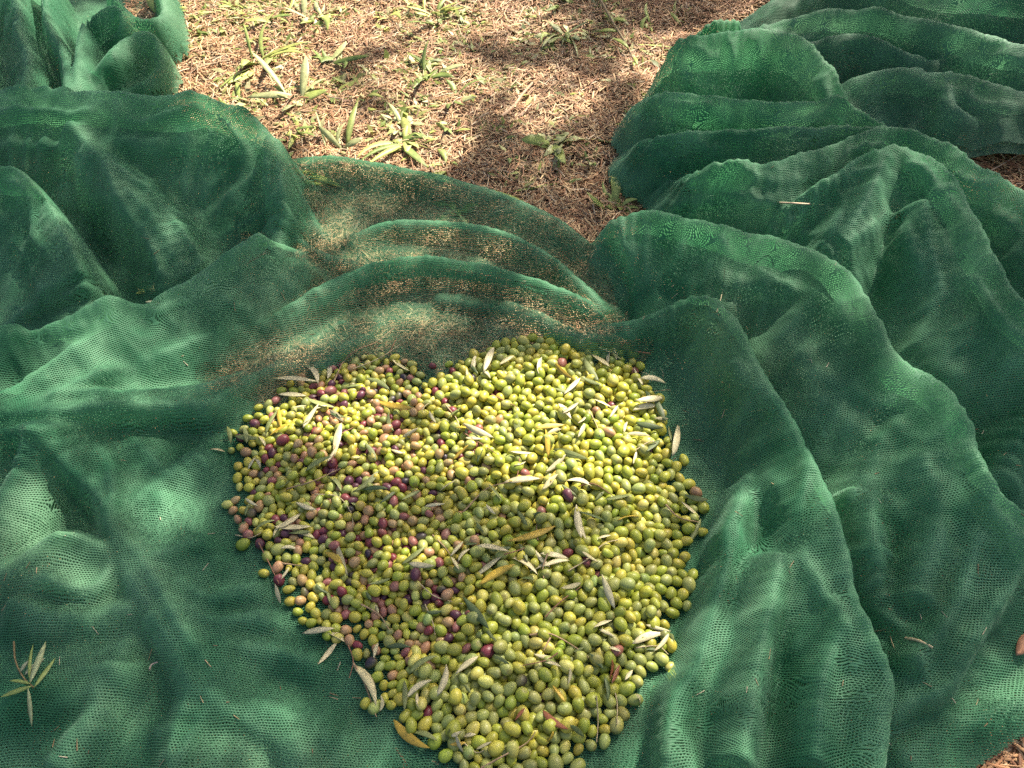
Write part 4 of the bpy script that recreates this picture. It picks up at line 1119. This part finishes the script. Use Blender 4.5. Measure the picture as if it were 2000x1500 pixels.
WEEDS = [
    (318, 30, [(300, -15), (390, 22), (345, -10), (385, 32), (330, 5)], 'broad-leaved weed touching the top left bunched net', 1, .022),
    (505, 127, [(430, 172), (445, 178), (480, 170), (500, 165), (545, 110), (575, 118), (515, 62), (470, 140), (600, 110)], 'spreading plantain weed with long leaves left of centre', 0, .014),
    (645, 132, [(612, 95), (718, 125), (660, 108), (600, 148), (660, 160), (680, 105)], 'weed with one dark upright leaf and a right-pointing blade', 2, .014),
    (585, 200, [(515, 190), (510, 210), (545, 180), (600, 145), (655, 162), (640, 190), (530, 150), (585, 235), (600, 225), (620, 200), (565, 185)], 'largest pale green plantain tuft above the left net fold', 3, .017),
    (575, 268, [(555, 240), (595, 290), (620, 270), (560, 300), (610, 250), (540, 285)], 'small dull weed right above the big left fold', 1, .013),
    (455, 212, [(452, 182), (458, 190), (445, 225), (470, 220)], 'tiny weed sprouting at the left net edge', 0, .010),
    (668, 300, [(665, 250), (620, 300), (640, 265), (700, 290), (672, 320), (690, 245), (610, 310)], 'upright pale weed behind the thin net edge', 3, .012),
    (610, 45, [(580, 10), (640, 20), (590, 60), (650, 40), (610, 5), (625, 65), (565, 35)], 'sunlit whitish weed cluster at the top left of clearing', 3, .015),
    (540, 50, [(500, 20), (560, 15), (520, 70), (575, 60), (490, 55)], 'yellow-green weed left of the whitish cluster', 1, .014),
    (835, 155, [(790, 125), (870, 120), (860, 165), (800, 170), (840, 110), (880, 145), (820, 185)], 'sunlit weed rosette with dark green heart mid clearing', 2, .014),
    (885, 200, [(930, 180), (870, 180), (915, 200), (880, 215)], 'small dark green two-leaved weed right of the sunlit rosette', 2, .013),
    (800, 250, [(780, 220), (830, 235), (785, 270), (825, 270), (800, 215)], 'pale sunlit weed in the middle left of clearing', 3, .012),
    (795, 285, [(735, 330), (700, 320), (870, 280), (760, 300), (830, 310), (820, 275), (780, 245)], 'long-bladed weed whose pale leaf reaches the net edge', 1, .016),
    (850, 28, [(800, 10), (900, 15), (820, 45), (880, 40), (850, -10), (790, 30), (905, 35)], 'yellow-green grassy tuft at the top middle', 1, .010),
    (760, 40, [(730, 52), (785, 25), (745, 30), (790, 50)], 'low yellow-green tuft left of the grassy one', 1, .010),
    (855, 48, [(800, 65), (820, 70), (885, 60), (860, 75)], 'dark drooping tuft beneath the yellow-green one', 2, .010),
    (1085, 8, [(1060, 28), (1110, 12), (1075, -20), (1120, -5), (1065, 0)], 'bright green broad-leaved weed cut by the top edge', 2, .020),
    (1100, 72, [(1050, 80), (1070, 55), (1130, 90), (1120, 125), (1140, 65), (1080, 95), (1065, 100), (1150, 75)], 'sprawling thistle-like pale rosette upper right of clearing', 3, .012),
    (1078, 292, [(1062, 272), (1130, 285), (1085, 335), (1110, 265), (1050, 320), (1020, 300), (1060, 335)], 'pale lobed-leaf weed in the lower clearing', 3, .019),
    (1208, 405, [(1180, 370), (1205, 365), (1235, 375), (1255, 400), (1165, 385), (1180, 420), (1230, 425), (1160, 400)], 'five-fingered green rosette beside the second right fold', 0, .015),
    (865, 330, [(850, 300), (880, 340), (835, 335), (870, 355), (845, 350)], 'small weed against the thin net edge', 0, .013),
    (1010, 322, [(1015, 310), (1005, 335), (1020, 330)], 'tiny round-leaved seedling left of the lobed weed', 2, .010),
    (1105, 360, [(1120, 352), (1098, 350), (1112, 370)], 'tiny dark seedling by the green grass stalk', 2, .011),
    (470, 20, [(440, 5), (500, 0), (450, 40), (490, 35), (430, 25)], 'pale yellow weed at the top left, mostly in sun', 1, .012),
    (880, 262, [(860, 250), (900, 255), (875, 275)], 'tiny low sprout at the clearing centre', 1, .009),
    (1150, 320, [(1140, 305), (1165, 310), (1150, 335), (1170, 328)], 'tiny dark sprout right of the lobed weed', 2, .009),
    (930, 60, [(915, 45), (950, 50), (925, 75), (945, 72)], 'tiny faint sprout near the thin pinkish stalk', 1, .008),
    (1270, 60, [(1262, 35), (1280, 40), (1275, 75)], 'tiny upright sprout left of the right net', 0, .009),
    (1335, 40, [(1330, 18), (1345, 25), (1325, 45)], 'tiny sprout closest to the faded net', 1, .009),
    (720, 205, [(700, 240), (735, 195), (745, 210)], 'thin-leaved sprout between the plantain tuft and centre', 0, .009),
    (560, 330, [(530, 300), (600, 360), (640, 355), (570, 300)], 'weed half covered by the thin net', 0, .013),
    (880, 420, [(850, 415), (920, 400), (900, 440), (870, 395)], 'green weed seen dimly through the net', 2, .016),
    (300, 560, [(320, 545), (285, 575), (310, 575)], 'weed in the gap between the left folds', 2, .013),
]
for k, (u, v, lv, lab, tone, wid) in enumerate(WEEDS):
    weed(u, v, lv, lab, tone, wid, seed=k * 7, wavy=0.10 if 'thistle' in lab or 'lobed' in lab else 0.02)
# grass blades
for k, (a, b_, c_, d_, lab) in enumerate([(1000, 380, 1092, 363, 'bright green grass stalk lying along the thin net edge'), (1222, 291, 1140, 276, 'pale grass blade reaching the right net lobe'),
                                          (1035, 405, 960, 375, 'green blade slipping beneath the thin net'), (1240, 92, 1320, 98, 'short green blade by the leafy branch'), (420, 35, 500, 38, 'yellow-green blade lying in the sun, top left')]):
    single_leaf('grass_blade', a, b_, c_, d_, 0.008, (0.30, 0.36, 0.07), (0.26, 0.32, 0.06), on_ground, lab, 'grass blade', 0.1, 50 + k, MAT_WEED, 0.008)
# leafy branch at the top
root = link('leafy_branch', None, None, at(1240, 122, 0.012)); tag(root, 'fallen brown branch with bright green leaves at top of clearing', 'branch')
R0 = np.array(root.location)
q = np.array([at(1240, 122, .012) - R0, at(1222, 85, .03) - R0, at(1195, 40, .04) - R0, at(1165, -15, .03) - R0])
V_, F_ = tube(q, 0.003, 0.0045)
link('stem', make_mesh('stem', V_, F_, MAT_TWIG, colors=np.tile((0.27, 0.20, 0.11), (len(V_), 1))), root)
for k, (a, b_, c_, d_, w) in enumerate([(1200, 45, 1180, 25, .016), (1195, 38, 1225, 42, .020), (1178, 5, 1200, -10, .015), (1210, 62, 1165, 62, .016), (1228, 95, 1195, 75, .015), (1240, 120, 1238, 130, .010), (1238, 112, 1245, 128, .012)]):
    p0 = at(a, b_, .032) - R0; p1 = at(c_, d_, .035) - R0
    o = link('leaf', leaf_mesh('leaf', float(np.linalg.norm(p1 - p0)), w, p0, p1 - p0, [0, -.2, 1], (0.30, 0.36, 0.06), (0.24, 0.30, 0.05), curl=0.3, seed=700 + k, mat=MAT_WEED), root)
    solidify(o, 0.0005)

# ------------------------------------------------------------------ the olive tree whose shade dapples the place (stands beyond the top of the frame)
BRIGHT = [  # photo (u, v, ru, rv, amount): sunlit patches
    (450, 100, 170, 110, 1.0), (620, 40, 120, 70, 1.0), (560, 210, 130, 70, .8), (840, 150, 110, 60, 1.0), (800, 270, 110, 60, .95), (700, 320, 120, 35, .7), (1050, 190, 130, 60, .55), (1280, 120, 90, 70, .6), (900, 40, 220, 45, .75),
    (1060, 870, 190, 130, 1.0), (1180, 1000, 120, 110, .32), (1150, 1250, 220, 160, .31), (980, 1420, 160, 90, .30), (680, 970, 200, 130, .34), (620, 1130, 120, 100, .32), (900, 1230, 120, 100, .31), (1130, 800, 90, 60, .8), (900, 800, 90, 60, .75), (600, 840, 130, 50, .75), (720, 790, 70, 50, .6), (1230, 1090, 80, 60, .48), (1080, 970, 160, 70, .7), (800, 1110, 120, 40, .5), (1120, 1130, 100, 30, .3),
    (280, 700, 150, 60, .8), (80, 760, 100, 60, .9), (60, 1000, 80, 110, .85), (320, 960, 80, 60, .7), (170, 1130, 80, 60, .5), (250, 1330, 80, 35, .9), (560, 1340, 110, 40, .5), (480, 1440, 120, 50, .65), (300, 1480, 80, 30, .6),
    (60, 80, 60, 110, .95), (190, 60, 60, 60, .85), (260, 110, 50, 45, .95), (100, 280, 70, 50, .7), (60, 430, 60, 70, .8), (330, 330, 70, 30, .4), (430, 380, 60, 40, .7), (300, 480, 40, 50, .6), (150, 240, 80, 30, .6), (380, 270, 60, 30, .6), (240, 400, 50, 40, .6), (480, 320, 40, 40, .6), (20, 560, 40, 40, .6), (150, 660, 60, 40, .8),
    (1080, 590, 100, 50, .8), (850, 590, 110, 60, .75), (560, 640, 90, 50, .6), (700, 470, 150, 50, .6), (950, 450, 120, 40, .5), (660, 540, 80, 40, .4),
    (1390, 610, 60, 30, .95), (1480, 660, 50, 40, .8), (1650, 590, 70, 50, .9), (1740, 780, 60, 50, .8), (1300, 470, 90, 30, .8), (1480, 500, 100, 30, .7), (1450, 1010, 40, 70, .9), (1600, 970, 40, 40, .8), (1420, 1270, 50, 80, .5),
    (1640, 1330, 60, 60, .5), (1900, 1010, 60, 60, .9), (1960, 1330, 80, 60, .9), (1870, 1440, 100, 30, .6), (1730, 400, 70, 60, .85), (1620, 370, 60, 30, .6), (1880, 580, 60, 60, .8), (1700, 510, 80, 30, .7), (1790, 900, 60, 40, .4),
    (1480, 262, 170, 28, .75), (1450, 110, 120, 35, .6), (1400, 345, 90, 30, .6), (1500, 205, 120, 18, .6), (1340, 170, 60, 60, .6), (1420, 60, 40, 20, .9), (1850, 60, 120, 50, .75), (1650, 120, 80, 40, .6), (1880, 210, 90, 60, .6), (1480, 40, 60, 30, .7), (1600, 1150, 60, 60, .3), (1320, 1180, 40, 60, .3),
]
def light_want(x, y, z):
    u, v, _ = pix(np.stack([x, y, z], -1))
    val = np.zeros(np.shape(x))
    for (cu, cv, ru, rv, am) in BRIGHT:
        q2 = ((u - cu) / ru) ** 2 + ((v - cv) / rv) ** 2
        val = np.maximum(val, am * np.clip(1.6 - q2 * 0.9, 0, 1))
    n_ = perlin(x * 6.0, y * 6.0, 90) * 0.55 + perlin(x * 13, y * 13, 91) * 0.45
    heap = in_poly(u, v, HEAP); open_g = in_poly(x, y, open_poly)
    n_ = np.where(heap, n_ * 0.30 + 0.03, np.where(open_g, perlin(x * 9, y * 9, 92) * 0.35 + perlin(x * 19, y * 19, 93) * 0.35 + 0.14 - 0.16 * np.clip((u - 850) / 350, 0, 1), n_))
    out = (v < -60) | (v > 1560) | (u < -60) | (u > 2060)
    return np.clip(np.where(out, 0.35 + n_, val * 0.85 + 0.14 + np.clip(n_, -0.45, 0.55) * 0.85), 0, 1)

r_ = np.random.default_rng(77)
n_try = 260000
# leaves hang in sprays: spray centres in the crown, leaves scattered round them
n_sp = 5200
tx = r_.uniform(-2.7, 2.7, n_sp); ty = r_.uniform(-0.5, 4.0, n_sp); hz = r_.uniform(2.1, 4.0, n_sp)
cxs = tx + SUN_DIR[0] / SUN_DIR[2] * hz; cys = ty + SUN_DIR[1] / SUN_DIR[2] * hz
which = r_.integers(0, n_sp, n_try)
lx = cxs[which] + r_.normal(0, 0.08, n_try); ly = cys[which] + r_.normal(0, 0.08, n_try); lz = hz[which] + r_.normal(0, 0.08, n_try)
gz_ = np.full(n_try, 0.06)
for _ in range(4):
    gx_ = lx - SUN_DIR[0] / SUN_DIR[2] * (lz - gz_); gy_ = ly - SUN_DIR[1] / SUN_DIR[2] * (lz - gz_)
    gz_ = 0.5 * gz_ + 0.5 * sheet_z('olive_net', gx_, gy_)
want = np.clip((light_want(gx_, gy_, gz_) - 0.30) / 0.26, 0, 1)
keep = r_.random(n_try) > want * 1.02  # crown gaps are shaped: leaves left out where sun patches should fall
lx, ly, lz = lx[keep], ly[keep], lz[keep]; n_l = len(lx)
az = r_.uniform(0, 6.28, n_l); el = r_.normal(-0.3, 0.5, n_l)
d = np.stack([np.cos(az) * np.cos(el), np.sin(az) * np.cos(el), np.sin(el)], -1)
nrm = r_.normal(size=(n_l, 3)) + SUN_DIR * 0.9
sd = np.cross(d, nrm); sd /= np.linalg.norm(sd, axis=1)[:, None] + 1e-9
L_ = r_.uniform(0.045, 0.07, n_l)[:, None]; Wd = r_.uniform(0.005, 0.008, n_l)[:, None]
c0 = np.stack([lx, ly, lz], -1)
V_ = np.stack([c0, c0 + d * L_ * .45 + sd * Wd, c0 + d * L_, c0 + d * L_ * .45 - sd * Wd], 1).reshape(-1, 3)
F_ = np.arange(n_l * 4).reshape(-1, 4)
cl = np.repeat(np.array([(0.09, 0.12, 0.05), (0.13, 0.15, 0.07), (0.22, 0.24, 0.17)])[r_.choice(3, n_l)], 4, 0)
TREE = np.array([2.4, 5.4, 0.0])
tree = link('olive_tree', None, None, TREE)
tag(tree, 'olive tree beyond the clearing shading the nets', 'tree')
link('crown', make_mesh('crown', V_ - TREE, F_, MAT_CROWN, smooth=False, colors=cl), tree)
trunk_pts = np.array([[0, 0, -0.05], [0.06, -0.1, 0.6], [-0.05, -0.25, 1.3], [0.0, -0.5, 1.9]])
V_, F_ = tube(trunk_pts, 0.20, 0.11, 12)
link('trunk', make_mesh('trunk', V_, F_, MAT_TWIG, colors=np.tile((0.20, 0.17, 0.13), (len(V_), 1))), tree)
for k in range(9):
    a = r_.uniform(-2.6, 2.6); b_ = r_.uniform(-3.2, 0.5); h = r_.uniform(2.7, 4.2)
    pts = np.array([[0, -0.45, 1.8], [a * .3, -0.5 + b_ * .25, 2.3], [a * .65, -0.5 + b_ * .6, h * .85], [a, -0.5 + b_, h]])
    V_, F_ = tube(pts, 0.010, 0.003, 7)
    link('limb', make_mesh('limb', V_, F_, MAT_TWIG, colors=np.tile((0.20, 0.17, 0.13), (len(V_), 1))), tree)
print('olives', n_ol, 'crown leaves', n_l)
